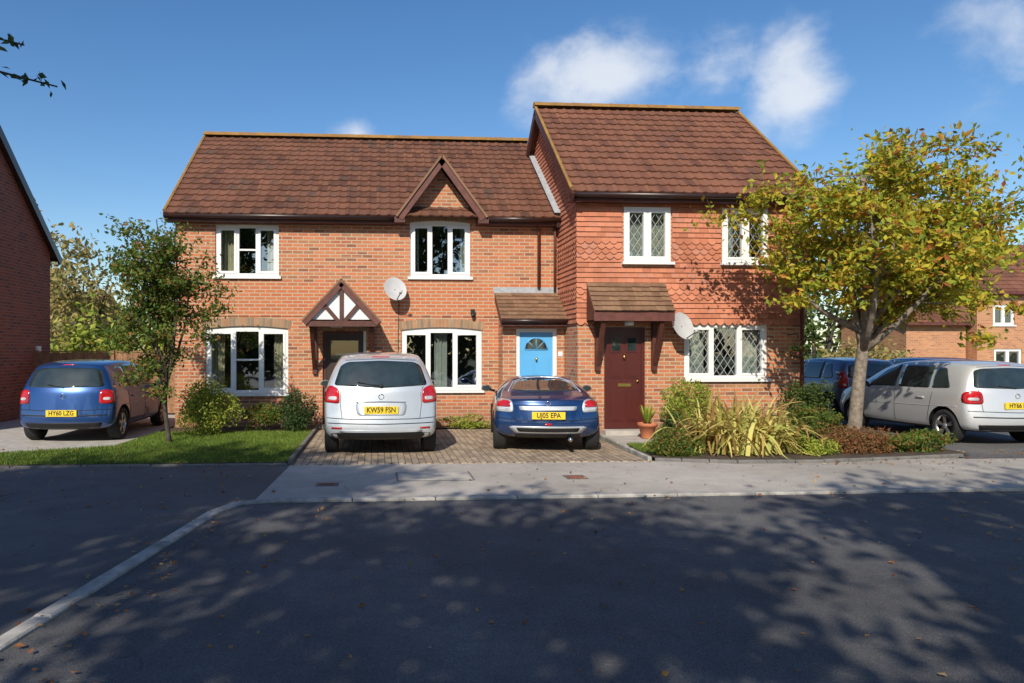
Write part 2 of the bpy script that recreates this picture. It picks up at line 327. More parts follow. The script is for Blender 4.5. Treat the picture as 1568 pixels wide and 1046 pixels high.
def arch(M, y, x0, x1, z1, rise, th=0.18):
    w = x1-x0; Rr = (w*w/4+rise*rise)/(2*rise); cx = (x0+x1)/2; cz = z1+rise-Rr; A = math.asin(w/2/Rr)+0.05/Rr
    n = int(round(2*A*Rr/0.077)); st = 2*A/n
    for i in range(n):
        t0 = -A+i*st+0.07*st; t1 = -A+(i+1)*st-0.07*st; V = []
        for yy in (y-0.008, y+0.09):
            for t, r in ((t0, Rr), (t1, Rr), (t1, Rr+th), (t0, Rr+th)): V.append((cx+r*math.sin(t), yy, cz+r*math.cos(t)))
        M.arr(V, [(0, 1, 2, 3), (0, 4, 5, 1), (1, 5, 6, 2), (2, 6, 7, 3), (3, 7, 4, 0)], 'arch')
    for i in range(16):
        t0 = -A+i*2*A/16; t1 = t0+2*A/16; r2 = Rr+th
        M.poly([(cx+Rr*math.sin(t0), y-0.003, cz+Rr*math.cos(t0)), (cx+Rr*math.sin(t1), y-0.003, cz+Rr*math.cos(t1)),
                (cx+r2*math.sin(t1), y-0.003, cz+r2*math.cos(t1)), (cx+r2*math.sin(t0), y-0.003, cz+r2*math.cos(t0))], 'mortar')

def roof_tiles(M, P0, U, V, Lu, Lv, mat, tw=0.215, g=0.30, roll=0.017, base=0.0):
    P0 = Vector(P0); U = Vector(U).normalized(); V = Vector(V).normalized(); N = U.cross(V).normalized()
    if N.z < 0: N = -N
    nu = max(1, round(Lu/tw)); nv = max(1, round(Lv/g)); tw = Lu/nu; g = Lv/nv; S = 7
    for r in range(nv):
        for c in range(nu):
            Vt = []; j = random.uniform(-0.006, 0.006); k = random.uniform(-0.004, 0.004)
            for i in range(S+1):
                t = i/S; h = roll*(math.sin(math.pi*t/0.45) if t < 0.45 else -0.18*math.sin(math.pi*(t-0.45)/0.55)); x = (c+t)*tw
                Vt.append(P0+U*x+V*(r*g-0.03+j)+N*(base+0.04+h+k)); Vt.append(P0+U*x+V*((r+1)*g)+N*(base+0.006+h)); Vt.append(P0+U*x+V*(r*g-0.03+j)+N*(base+0.012+h))
            F = []
            for i in range(S):
                q = 3*i; F.append((q, q+3, q+4, q+1)); F.append((q+2, q+5, q+3, q))
            M.arr(Vt, F, mat, False)
    M.poly([P0, P0+U*Lu, P0+U*Lu+V*Lv, P0+V*Lv], mat)
def ridge(M, a, b, r=0.11, mat='ridge'):
    a = Vector(a); b = Vector(b); L = (b-a).length; n = max(1, int(L/0.42)); d = (b-a)/n
    for i in range(n):
        p = a+d*i; q = a+d*(i+1.03); V = []
        for P, rr in ((p, r), (q, r*0.93)):
            s = Vector((0, 0, 1)).cross(d).normalized()
            for k in range(7):
                t = math.pi*k/6; V.append(P+s*math.cos(t)*rr*1.15+Vector((0, 0, 1))*(math.sin(t)*rr-0.03))
        M.arr(V, [(k, k+1, k+8, k+7) for k in range(6)]+[tuple(range(7))], mat, False)
def plain_tiles(M, y, x0, x1, z0, z1, ops, bands, mat='hung', tw=0.165, g=0.1, flip=None):
    mp = flip or (lambda x, o, z: (x, y-o, z))
    rows = int(round((z1-z0)/g)); g = (z1-z0)/rows
    for r in range(rows):
        zb = z0+r*g; zt = zb+g; off = (r % 2)*0.5*tw; sc = any(a <= zb < b for a, b in bands) or (r == 0 and not flip)
        segs = [(x0, x1)]
        for o in ops:
            if o[2] < (zb+zt)/2 < o[3]:
                ns = []
                for a, b in segs:
                    if o[0] > a and o[1] < b: ns += [(a, o[0]), (o[1], b)]
                    else: ns.append((a, b))
                segs = ns
        for a, b in segs:
            n0 = int((a-x0)/tw)-1; x = x0+n0*tw-off
            while x < b:
                xa = max(x, a)+0.002; xb = min(x+tw, b)-0.002
                if xb-xa > 0.01:
                    j = random.uniform(-0.003, 0.003); o1 = 0.032+j
                    if sc and xb-xa > 0.12:
                        pts = [mp(xa, 0.008, zt), mp(xb, 0.008, zt)]; low = [mp(xb, o1, zb+0.01)]
                        for t in (0.25, 0.5, 0.75): low.append(mp(xb+(xa-xb)*t, o1+0.008, zb-0.045*math.sin(math.pi*t)))
                        low.append(mp(xa, o1, zb+0.01))
                    else:
                        pts = [mp(xa, 0.008, zt), mp(xb, 0.008, zt)]; low = [mp(xb, o1, zb), mp(xa, o1, zb)]
                    M.poly(pts+low, mat)
                    if not (sc and xb-xa > 0.12): M.poly([mp(xa, o1, zb), mp(xb, o1, zb), mp(xb, 0.0, zb), mp(xa, 0.0, zb)], mat)
                x += tw

def dish(name, loc, parent, aim=(0.35, -1, 0.45), r=0.25):
    M = MB(); a = Vector(aim).normalized(); x = a.cross(Vector((0, 0, 1))).normalized(); z = x.cross(a)
    c = Vector(loc)+Vector((0, -0.3, 0)); n = 24; V = [c-a*0.05]
    for k, (rr, dd) in enumerate(((0.35, -0.044), (0.7, -0.025), (1.0, 0.0))):
        for i in range(n):
            t = 2*math.pi*i/n; V.append(c+a*dd+(x*math.cos(t)*1.0+z*math.sin(t)*1.08)*r*rr)
    F = [(0, 1+i, 1+(i+1) % n) for i in range(n)]
    for k in range(2): F += [(1+k*n+i, 1+(k+1)*n+i, 1+(k+1)*n+(i+1) % n, 1+k*n+(i+1) % n) for i in range(n)]
    M.arr(V, F, 'dishgrey', True)
    M.tube([c-a*0.05, c-a*0.05+Vector((0, 0.1, -0.03)), Vector(loc)+Vector((0, 0, -0.05))], 0.018, 'black')
    M.box(loc[0]-0.05, loc[0]+0.05, loc[1]-0.02, loc[1], loc[2]-0.15, loc[2]+0.05, 'black')
    M.tube([c-z*r*1.0, c-z*r*0.9+a*0.24], 0.01, 'black'); M.tube([c-z*r*0.9+a*0.22, c-z*r*0.8+a*0.3], 0.028, 'dishgrey')
    return M.obj(name, parent)

# ================================================================ MAIN HOUSE
XL, XR, YF, YB = -4.22, 3.88, 15.3, 21.7
H = empty('brick_house')
W = MB(); E0 = 4.50
win = [(-3.60, -1.89, 0.74, 2.10, 0.055), (-3.40, -2.085, 3.20, 4.28, 0.0), (0.68, 1.97, 3.21, 4.37, 0.045), (0.50, 2.22, 0.79, 2.08, 0.055)]
ops = [(a, b, c, d+r) for a, b, c, d, r in win]+[(-1.17, -0.25, 0.08, 2.05)]
wall(W, YF, XL, XR, 0, E0, ops, 'brick')
W.poly([(0.54, YF, E0), (2.12, YF, E0), (1.33, YF, 5.52)], 'brick')
W.poly([(XL, YF, 0), (XL, YF, E0), (XL, 18.5, 7.0), (XL, YB, E0), (XL, YB, 0)], 'brick'); W.poly([(XR, YF, 0), (XR, YB, 0), (XR, YB, E0), (XR, 18.5, 7.0), (XR, YF, E0)], 'brick')
W.poly([(XL, YB, 0), (XL, YB, E0), (XR, YB, E0), (XR, YB, 0)], 'brick')
for a, b, c, d, r in win:
    if r: arch(W, YF, a, b, d, r)
arch(W, YF, -1.17, -0.25, 2.05, 0.04, 0.18)
W.box(XL, XR-0.9, YF-0.012, YF, 2.36, 2.385, 'brick')
W.obj('walls', H)
G = MB()
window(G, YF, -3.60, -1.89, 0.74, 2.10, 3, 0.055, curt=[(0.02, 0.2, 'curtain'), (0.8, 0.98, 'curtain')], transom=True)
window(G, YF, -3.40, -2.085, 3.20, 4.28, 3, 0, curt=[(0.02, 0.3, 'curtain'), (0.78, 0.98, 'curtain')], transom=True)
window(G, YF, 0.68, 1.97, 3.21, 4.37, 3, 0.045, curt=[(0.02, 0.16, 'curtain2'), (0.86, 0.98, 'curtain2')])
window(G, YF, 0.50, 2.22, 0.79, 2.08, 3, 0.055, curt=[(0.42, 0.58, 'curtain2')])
G.obj('windows', H)
RF = MB(); V0 = (0, 3.5, 2.59); L = math.hypot(3.5, 2.59)
roof_tiles(RF, (-4.37, 15.0, 4.45), (1, 0, 0), V0, 4.37+3.87, L, 'roof')
RF.poly([(-4.37, 18.5, 7.04), (3.88, 18.5, 7.04), (3.88, 22.0, 4.46), (-4.37, 22.0, 4.46)], 'roof')
ridge(RF, (-4.37, 18.5, 7.10), (3.9, 18.5, 7.10))
for i in range(22):
    t = i/22; RF.tube([(-4.36, 15.0+3.5*t, 4.50+2.59*t), (-4.36, 15.0+3.5*(t+0.046), 4.50+2.59*(t+0.046))], 0.035, 'ridge', 6, False)
gx, gz = 1.33, 5.60
for sg in (-1, 1):
    lo = Vector((gx+sg*0.86, 14.98, gz-1.17)); up = Vector((gx, 14.98, gz))-lo
    roof_tiles(RF, lo, (0, 1, 0), up, 1.6, up.length, 'roof')
ridge(RF, (gx, 14.97, gz+0.05), (gx, 16.6, gz+0.05), 0.08, 'roof')
RF.obj('roof', H)
T = MB()
for sg in (-1, 1):
    T.beam((gx+sg*0.88, 14.96, gz-1.20), (gx-sg*0.02, 14.96, gz+0.03), 0.15, 0.05, 'timber2')
    T.beam((gx+sg*0.95, 14.93, gz-1.17), (gx, 14.93, gz+0.115), 0.045, 0.06, 'porch')
    T.box(gx+sg*0.88-0.11, gx+sg*0.88+0.11, 14.95, YF, 4.31, 4.43, 'timber')
for a, b in ((-4.37, 0.37), (2.29, 3.87)):
    T.box(a, b, 15.06, 15.09, 4.30, 4.46, 'timber'); T.box(a, b, 15.09, YF, 4.30, 4.32, 'timber')
    T.tube([(a, 15.01, 4.41), (b, 15.01, 4.41)], 0.058, 'gutter', 10)
T.tube([(3.45, 15.06, 4.36), (3.45, 15.24, 4.22), (3.45, 15.24, 2.98)], 0.036, 'timber2', 8)
T.tube([(3.80, 15.2, 4.36), (3.80, 15.24, 4.1), (3.80, 15.24, 2.9)], 0.03, 'timber2', 8)
T.box(3.78, 3.87, 15.0, 15.2, 4.25, 4.52, 'gutter')
T.beam((XL-0.12, 15.0, 4.39), (XL-0.12, 18.5, 6.98), 0.04, 0.16, 'timber', up=(0, -0.6, 0.8))
T.beam((3.80, 15.0, 4.56), (3.80, 17.9, 4.56+2.9*0.74), 0.14, 0.012, 'lead', up=(0, -0.6, 0.8))
T.obj('eaves_and_gutters', H)
P = MB(); cx, cy, ca = -0.73, 14.42, 2.98
for sg in (-1, 1):
    lo = Vector((cx+sg*0.72, cy, ca-0.77)); up = Vector((cx, cy, ca))-lo
    roof_tiles(P, lo, (0, 1, 0), up, YF-cy, up.length, 'porch', roll=0.006, tw=0.17, g=0.16)
    P.beam((cx+sg*0.74, cy-0.03, ca-0.80), (cx-sg*0.015, cy-0.03, ca+0.0), 0.11, 0.05, 'timber2')
    P.beam((cx+sg*0.78, cy-0.03, ca-0.75), (cx, cy-0.03, ca+0.085), 0.035, 0.07, 'porch')
    P.box(cx+sg*0.60-0.045, cx+sg*0.60+0.045, cy+0.02, YF, 2.12, 2.20, 'timber')
    P.box(cx+sg*0.60-0.045, cx+sg*0.60+0.045, YF-0.09, YF, 1.15, 2.12, 'timber')
    P.beam((cx+sg*0.60, YF-0.06, 1.25), (cx+sg*0.60, cy+0.08, 2.12), 0.08, 0.07, 'timber', up=(0, -0.6, -0.8))
P.beam((cx-0.05, YF-0.02, ca+0.03), (cx+0.75, YF-0.02, ca-0.76), 0.13, 0.02, 'lead')
P.beam((cx+0.05, YF-0.02, ca+0.03), (cx-0.75, YF-0.02, ca-0.76), 0.13, 0.02, 'lead')
P.poly([(cx-0.62, cy+0.03, ca-0.72), (cx+0.62, cy+0.03, ca-0.72), (cx, cy+0.03, ca-0.03)], 'white')
P.box(cx-0.70, cx+0.70, cy-0.03, cy+0.02, ca-0.86, ca-0.75, 'timber')
for ex, ez in ((-0.36, -0.40), (0.0, -0.03), (0.36, -0.40)):
    P.beam((cx+ex*0.15, cy, ca-0.76), (cx+ex*1.0, cy, ca+ez), 0.075, 0.04, 'timber')
P.box(cx-0.25, cx-0.02, cy+0.35, YF, ca-0.86, ca-0.84, 'white')
P.obj('door_canopy', H)
D = MB()
D.box(-1.17, -1.11, YF+0.06, YF+0.12, 0.08, 2.05, 'timber'); D.box(-0.31, -0.25, YF+0.06, YF+0.12, 0.08, 2.05, 'white'); D.box(-1.11, -0.31, YF+0.06, YF+0.12, 1.99, 2.05, 'timber')
D.box(-1.11, -0.31, YF+0.08, YF+0.11, 0.08, 1.99, 'darkdoor'); D.box(-1.0, -0.42, YF+0.07, YF+0.085, 0.25, 0.95, 'darkdoor'); D.box(-1.17, -0.25, YF-0.2, YF+0.08, 0.0, 0.08, 'concrete')
D.box(-1.0, -0.42, YF+0.07, YF+0.085, 1.45, 1.85, 'carglass')
D.obj('front_door', H)
B = MB(); yp = 14.75
wall(B, yp, 2.58, 3.88, 0, 2.30, [(2.86, 3.72, 0.05, 2.09)], 'brick', 0.1)
B.poly([(2.58, yp, 0), (2.58, yp, 2.3), (2.58, YF, 2.8), (2.58, YF, 0)], 'brick')
B.box(2.86, 2.94, yp+0.03, yp+0.09, 0.05, 2.09, 'white'); B.box(3.64, 3.72, yp+0.03, yp+0.09, 0.05, 2.09, 'white'); B.box(2.94, 3.64, yp+0.03, yp+0.09, 2.02, 2.09, 'white')
B.box(2.94, 3.64, yp+0.05, yp+0.08, 0.05, 2.02, 'bluedoor')
for a, b in ((3.0, 3.26), (3.32, 3.58)):
    for c, d in ((0.2, 0.75), (0.85, 1.5)):
        B.box(a, b, yp+0.038, yp+0.052, c, d, 'bluedoor'); B.box(a+0.04, b-0.04, yp+0.03, yp+0.039, c+0.04, d-0.04, 'bluedoor')
n = 14; fc = (3.29, 1.66); pts = [(fc[0]+0.24*math.cos(math.pi*i/n), yp+0.044, fc[1]+0.24*math.sin(math.pi*i/n)) for i in range(n+1)]
B.poly(pts, 'carglass'); B.tube(pts+[pts[0]], 0.012, 'bluedoor', 6)
for t in (45, 90, 135): B.tube([(fc[0], yp+0.04, fc[1]), (fc[0]+0.24*math.cos(R(t)), yp+0.04, fc[1]+0.24*math.sin(R(t)))], 0.008, 'bluedoor', 5)
B.tube([(3.29, yp+0.02, 1.5), (3.29, yp+0.02, 1.42)], 0.02, 'brass', 8)
V1 = Vector((0, 0.82, 0.60)); roof_tiles(B, (2.50, 14.48, 2.28), (1, 0, 0), V1, 1.38, V1.length, 'porch', tw=0.17, g=0.14, roll=0.005)
B.box(2.50, 3.88, 14.50, 14.53, 2.14, 2.29, 'timber'); B.box(2.50, 3.88, 14.53, yp, 2.14, 2.16, 'timber'); B.tube([(2.5, 14.46, 2.24), (3.88, 14.46, 2.24)], 0.045, 'gutter', 8)
B.box(2.48, 3.87, YF-0.02, YF-0.001, 2.86, 3.0, 'lead')
B.poly([(2.50, 14.5, 2.14), (2.50, 14.5, 2.29), (2.50, YF, 2.88), (2.50, YF, 2.7)], 'timber')
B.box(3.745, 3.835, yp-0.012, yp, 1.52, 1.62, 'white')
B.obj('porch', H)
dish('satellite_dish', (0.36, YF, 2.93), H)
A = MB(); A.box(1.98, 2.06, YF-0.1, YF, 2.42, 2.52, 'black'); A.tube([(2.02, YF-0.09, 2.42), (2.02, YF-0.09, 2.34)], [0.05, 0.03], 'black', 8)
A.tube([(0.45, YF-0.01, 2.85), (0.43, YF-0.01, 2.0), (0.44, YF-0.01, 0.4)], 0.008, 'black', 5)
A.obj('wall_lamp', H)

# ================================================================ WING
H2 = empty('brick_house')
xl, xr, yf, yb, ez = 3.89, 8.48, 13.8, 19.6, 4.72
W = MB()
uw = [(4.81, 5.75, 3.38, 4.46), (6.80, 7.74, 3.38, 4.46)]
lw = (6.03, 7.73, 1.08, 2.16); dr = (4.42, 5.24, 0.10, 2.10)
wall(W, yf, xl, xr, 0, ez, uw+[lw, dr], 'brick')
W.poly([(xl, yf, 0), (xl, yf, ez), (xl, 16.7, 7.26), (xl, yb, ez), (xl, yb, 0)], 'brick'); W.poly([(xr, yf, 0), (xr, yb, 0), (xr, yb, ez), (xr, 16.7, 7.26), (xr, yf, ez)], 'brick')
W.poly([(xl, yb, 0), (xl, yb, ez), (xr, yb, ez), (xr, yb, 0)], 'brick')
W.obj('walls', H2)
TH = MB()
bands = [(2.62, 2.95), (3.45, 3.85)]
plain_tiles(TH, yf, xl-0.03, xr+0.03, 2.18, 4.66, [(a-0.03, b+0.03, c-0.08, d+0.04) for a, b, c, d in uw], bands)
def flipL(x, o, z): return (xl-o, x, z)
for r in range(50):
    zb = 2.18+r*0.1
    y0 = yf if zb < 4.6 else 13.5+(zb+0.08-4.68)/2.66*3.2
    y1 = yb if zb < 4.6 else 19.9-(zb+0.08-4.68)/2.66*3.2
    if y1-y0 < 0.1 or zb > 7.15: break
    plain_tiles(TH, 0, y0, y1, zb, zb+0.1, [], [(0, 9)] if any(a <= zb < b for a, b in bands) else [], flip=flipL)
TH.obj('hung_tiles', H2)
G = MB()
for i, (a, b, c, d) in enumerate(uw):
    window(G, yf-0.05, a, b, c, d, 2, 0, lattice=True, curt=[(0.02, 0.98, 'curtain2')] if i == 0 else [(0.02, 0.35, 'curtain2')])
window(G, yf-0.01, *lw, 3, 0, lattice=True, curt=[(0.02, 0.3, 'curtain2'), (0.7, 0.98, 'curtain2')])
G.obj('windows', H2)
RF = MB(); V0 = Vector((0, 3.2, 2.66))
roof_tiles(RF, (3.68, 13.5, 4.68), (1, 0, 0), V0, 8.60-3.68, V0.length, 'roofw')
RF.poly([(3.68, 16.7, 7.34), (8.60, 16.7, 7.34), (8.60, 19.9, 4.68), (3.68, 19.9, 4.68)], 'roofw')
ridge(RF, (3.66, 16.7, 7.41), (8.62, 16.7, 7.41))
for xx in (3.69, 8.60):
    for i in range(20):
        t = i/20; RF.tube([(xx, 13.5+3.2*t, 4.74+2.66*t), (xx, 13.5+3.2*(t+0.05), 4.74+2.66*(t+0.05))], 0.035, 'ridge', 6, False)
RF.obj('roof', H2)
T = MB()
T.beam((3.70, 13.46, 4.55), (3.70, 16.7, 7.25), 0.05, 0.2, 'timber', up=(0, -0.65, 0.76)); T.beam((3.70, 19.9, 4.6), (3.70, 16.7, 7.26), 0.05, 0.18, 'timber', up=(0, 0.65, 0.76))
T.beam((8.58, 13.46, 4.55), (8.58, 16.7, 7.25), 0.05, 0.2, 'timber', up=(0, -0.65, 0.76))
T.poly([(3.68, 13.55, 4.5), (3.9, 13.55, 4.5), (3.9, 16.7, 7.19), (3.68, 16.7, 7.19)], 'timber')
T.box(3.68, 8.60, 13.56, 13.59, 4.52, 4.69, 'timber'); T.box(3.68, 8.6, 13.59, yf, 4.52, 4.54, 'timber'); T.tube([(3.66, 13.50, 4.63), (8.62, 13.50, 4.63)], 0.058, 'gutter', 10)
T.tube([(8.40, 13.55, 4.58), (8.40, 13.72, 4.4), (8.40, 13.72, 0.1)], 0.035, 'timber2', 8)
T.obj('eaves_and_gutters', H2)
P = MB(); V1 = Vector((0, 0.52, 0.58)); roof_tiles(P, (4.06, 13.28, 2.40), (1, 0, 0), V1, 1.56, V1.length, 'porch', tw=0.17, g=0.12, roll=0.005)
P.box(4.06, 5.62, 13.28, 13.31, 2.20, 2.40, 'timber2'); P.box(4.06, 5.62, 13.31, yf-0.03, 2.20, 2.22, 'timber')
for xx in (4.06, 5.62):
    P.poly([(xx, 13.3, 2.2), (xx, 13.3, 2.42), (xx, yf, 2.98), (xx, yf, 2.2)], 'timber')
for xx in (4.27, 5.40):
    P.box(xx-0.045, xx+0.045, yf-0.1, yf, 1.25, 2.20, 'timber'); P.beam((xx, yf-0.07, 1.35), (xx, 13.36, 2.2), 0.08, 0.07, 'timber', up=(0, -0.7, -0.7))
P.tube([(4.83, 13.55, 2.2), (4.83, 13.55, 2.12)], [0.1, 0.08], 'white', 12)
P.obj('door_canopy', H2)
D = MB()
D.box(4.42, 4.48, yf+0.04, yf+0.1, 0.1, 2.1, 'reddoor'); D.box(5.18, 5.24, yf+0.04, yf+0.1, 0.1, 2.1, 'reddoor'); D.box(4.48, 5.18, yf+0.04, yf+0.1, 2.04, 2.1, 'reddoor')
D.box(4.48, 5.18, yf+0.06, yf+0.09, 0.1, 2.04, 'reddoor')
for a, b in ((4.55, 4.79), (4.87, 5.11)):
    for c, d in ((0.25, 0.85), (1.1, 1.5), (1.6, 1.92)):
        D.box(a, b, yf+0.048, yf+0.062, c, d, 'reddoor'); D.box(a+0.035, b-0.035, yf+0.04, yf+0.049, c+0.035, d-0.035, 'reddoor' if d < 1.6 else 'carglass')
D.box(4.71, 4.97, yf+0.045, yf+0.059, 0.93, 0.99, 'brass'); D.tube([(4.83, yf+0.03, 1.55), (4.83, yf+0.03, 1.47)], 0.022, 'brass', 8); D.tube([(5.1, yf+0.02, 1.04), (5.1, yf+0.06, 1.04)], 0.025, 'brass', 8)
D.box(4.35, 5.3, yf-0.3, yf+0.06, 0.0, 0.1, 'concrete')
D.obj('front_door', H2)
dish('satellite_dish', (5.87, yf-0.02, 2.12), H2, aim=(0.4, -1, 0.4), r=0.26)
M = MB(); bx, by, bz = 8.15, 13.45, 1.62
M.tube([(bx, 13.79, 1.95), (bx, 13.45, 1.97), (bx, 13.45, 1.9)], 0.01, 'black', 5)
for t in (0, 2.1, 4.2): M.tube([(bx, by, 1.9), (bx+0.15*math.cos(t), by+0.15*math.sin(t), bz)], 0.003, 'black', 4)
M.tube([(bx, by, bz-0.14), (bx, by, bz-0.08), (bx, by, bz)], [0.05, 0.13, 0.165], 'soil', 14)
M.leaves(np.array([bx, by, bz+0.02])+rng.normal(size=(320, 3))*np.array([0.10, 0.10, 0.06]), 0.025, 'leaf_green'); M.leaves(np.array([bx, by, bz+0.0])+rng.normal(size=(50, 3))*np.array([0.12, 0.12, 0.06]), 0.022, 'redlamp')
M.obj('hanging_basket', H2)

# ================================================================ NEIGHBOUR HOUSES
H3 = empty('brick_house'); W = MB(); nx = -8.55; ye = 19.4
W.poly([(nx, 13.2, 0), (nx, ye, 0), (nx, ye, 4.2), (nx, 16.3, 6.75), (nx, 13.2, 4.2)], 'brick2')
W.poly([(-16, 13.2, 0), (nx, 13.2, 0), (nx, 13.2, 4.2), (-16, 13.2, 4.2)], 'brick2'); W.poly([(-16, ye, 0), (-16, ye, 4.2), (nx, ye, 4.2), (nx, ye, 0)], 'brick2')
W.poly([(-16, 13.2, 0), (-16, 13.2, 4.2), (-16, 16.3, 6.75), (-16, ye, 4.2), (-16, ye, 0)], 'brick2')
W.obj('walls', H3)
RF = MB(); V0 = Vector((0, 3.4, 2.79)); roof_tiles(RF, (-16.2, 12.9, 4.04), (1, 0, 0), V0, 7.8, V0.length, 'roof'); RF.poly([(-16.2, 16.3, 6.83), (-8.4, 16.3, 6.83), (-8.4, 19.7, 4.04), (-16.2, 19.7, 4.04)], 'roof')
ridge(RF, (-16.2, 16.3, 6.9), (-8.4, 16.3, 6.9))
RF.beam((-8.42, 12.88, 3.98), (-8.42, 16.3, 6.79), 0.05, 0.2, 'gutter', up=(0, -0.65, 0.76)); RF.beam((-8.42, 19.72, 3.98), (-8.42, 16.3, 6.79), 0.05, 0.2, 'gutter', up=(0, 0.65, 0.76))
RF.tube([(-8.45, 19.7, 4.05), (-16, 19.7, 4.05)], 0.06, 'gutter'); RF.box(-8.55, -8.5, 18.6, 18.8, 1.62, 1.75, 'white'); RF.box(-8.55, -8.5, 16.0, 16.3, 3.6, 3.8, 'black')
RF.obj('roof', H3)
def far_house(x0, x1, y0, y1, ez, rz, wins, mat='brick3', roof='roofw'):
    h = empty('brick_house'); W = MB(); ym = (y0+y1)/2
    wall(W, y0, x0, x1, 0, ez, wins, mat)
    for x in (x0, x1): W.poly([(x, y0, 0), (x, y1, 0), (x, y1, ez), (x, ym, rz), (x, y0, ez)], mat)
    W.poly([(x0, y1, 0), (x1, y1, 0), (x1, y1, ez), (x0, y1, ez)], mat); W.obj('walls', h)
    RF = MB(); V = Vector((0, ym-y0+0.3, rz-ez+0.2)); roof_tiles(RF, (x0-0.2, y0-0.3, ez-0.15), (1, 0, 0), V, x1-x0+0.4, V.length, roof, tw=0.3, g=0.35)
    RF.poly([(x0-0.2, ym, rz+0.05), (x1+0.2, ym, rz+0.05), (x1+0.2, y1+0.3, ez-0.15), (x0-0.2, y1+0.3, ez-0.15)], roof); RF.box(x0-0.2, x1+0.2, y0-0.36, y0-0.3, ez-0.2, ez-0.05, 'timber2'); RF.obj('roof', h)
    G = MB()
    for a, b, c, d in wins: window(G, y0, a, b, c, d, 2)
    G.obj('windows', h)
far_house(26.4, 40, 30, 37, 4.3, 6.8, [(27.15, 28.15, 2.75, 3.65), (27.2, 28.5, 0.7, 1.7), (33, 34.2, 2.7, 3.6), (33, 34.2, 0.7, 1.7)])
far_house(23.5, 26.3, 30.5, 35, 2.95, 3.6, [])
far_house(-21, -13.5, 34, 40, 2.6, 4.4, [(-17, -16, 1.0, 2.0)])

# ================================================================ GROUND
g = MB(); g.poly([(-400, -200, -0.02), (400, -200, -0.02), (400, 900, -0.02), (-400, 900, -0.02)], 'field'); g.obj('ground')
g = MB(); g.poly([(-60, -30, -0.012), (60, -30, -0.012), (60, 10.2, -0.012), (-60, 10.2, -0.012)], 'road'); g.obj('road')
kx = lambda y: -1.60-0.14*(7.9-y)
g = MB(); g.poly([(-40, -10, 0.0), (kx(-10), -10, 0.0), (kx(7.8), 7.8, 0.0), (-1.35, 7.98, 0.0), (-1.25, 10.4, 0.0), (-40, 10.4, 0)], 'pave2'); g.obj('side_drive')
g = MB(); g.poly([(-1.35, 8.0, 0.001), (40, 8.3, 0.001), (40, 10.1, 0.001), (9, 10.35, 0.001), (4.0, 10.4, 0.001), (-1.25, 10.4, 0.001)], 'pave'); g.obj('pavement')
g = MB(); g.poly([(8.9, 10.3, 0.006), (40, 10.0, 0.006), (40, 24, 0.006), (8.9, 24, 0.006)], 'pave2'); g.obj('parking_bay')
g = MB(); g.poly([(-12, 10.4, 0.004), (-4.6, 10.4, 0.004), (-4.3, 19, 0.004), (-12, 19, 0.004)], 'concrete'); g.obj('driveway')
g = MB(); g.poly([(-1.22, 10.4, 0.008), (3.98, 10.4, 0.008), (4.15, 15.3, 0.008), (-1.22, 15.3, 0.008)], 'blocks'); g.obj('block_paving_drive')
g = MB(); g.poly([(4.16, 11.9, 0.012), (5.3, 11.9, 0.012), (5.3, 13.8, 0.012), (4.16, 13.8, 0.012)], 'concrete'); g.obj('path')
K = MB()
def kerbline(pts, w, h, mat, seg=0.91, zb=-0.03):
    for a, b in zip(pts[:-1], pts[1:]):
        a = Vector(a); b = Vector(b); L = (b-a).length; n = max(1, round(L/seg)); d = (b-a)/n; u = d.normalized(); s = Vector((-u.y, u.x))
        for i in range(n):
            p = a+d*i+u*0.006; q = a+d*(i+1)-u*0.006; j = random.uniform(-0.004, 0.004)
            c = [p+s*w/2, p-s*w/2, q-s*w/2, q+s*w/2]; cb = 0.012
            ins = [p+s*(w/2-cb)+u*cb, p-s*(w/2-cb)+u*cb, q-s*(w/2-cb)-u*cb, q+s*(w/2-cb)-u*cb]
            V = [(v.x, v.y, zb) for v in c]+[(v.x, v.y, h+j-cb) for v in c]+[(v.x, v.y, h+j) for v in ins]
            K.arr(V, [(0, 1, 5, 4), (1, 2, 6, 5), (2, 3, 7, 6), (3, 0, 4, 7), (4, 5, 9, 8), (5, 6, 10, 9), (6, 7, 11, 10), (7, 4, 8, 11), (8, 9, 10, 11)], mat)
kerbline([(kx(-4), -4), (kx(4), 4), (kx(7.45), 7.45), (-1.5, 7.86), (-1.2, 7.96)], 0.12, 0.018, 'kerb', 0.6)
kerbline([(-1.2, 7.96), (30, 8.22)], 0.12, 0.022, 'kerb')
K.obj('kerb')
K = MB()
kerbline([(-1.27, 15.2), (-1.27, 10.5)], 0.07, 0.07, 'kerbdark'); kerbline([(-1.3, 10.42), (-8, 10.42)], 0.06, 0.03, 'kerbdark'); kerbline([(-1.22, 10.42), (3.98, 10.42)], 0.10, 0.011, 'blocks', 0.2)
kerbline([(4.06, 10.5), (4.2, 13.7)], 0.06, 0.06, 'kerb'); kerbline([(4.1, 10.42), (5.2, 10.1), (6.5, 10.1), (9, 10.5)], 0.06, 0.05, 'kerbdark', 0.4)
K.obj('kerb')
Lw = MB(); poly = [(-4.95, 10.5), (-1.32, 10.5), (-1.32, 14.4), (-4.3, 14.4), (-4.4, 12.4), (-7.6, 10.9), (-7.6, 10.5)]
def inside(x, y, P):
    r = False; j = len(P)-1
    for i in range(len(P)):
        if (P[i][1] > y) != (P[j][1] > y) and x < (P[j][0]-P[i][0])*(y-P[i][1])/(P[j][1]-P[i][1])+P[i][0]: r = not r
        j = i
    return r
Lw.poly([(x, y, 0.03) for x, y in poly], 'lawn')
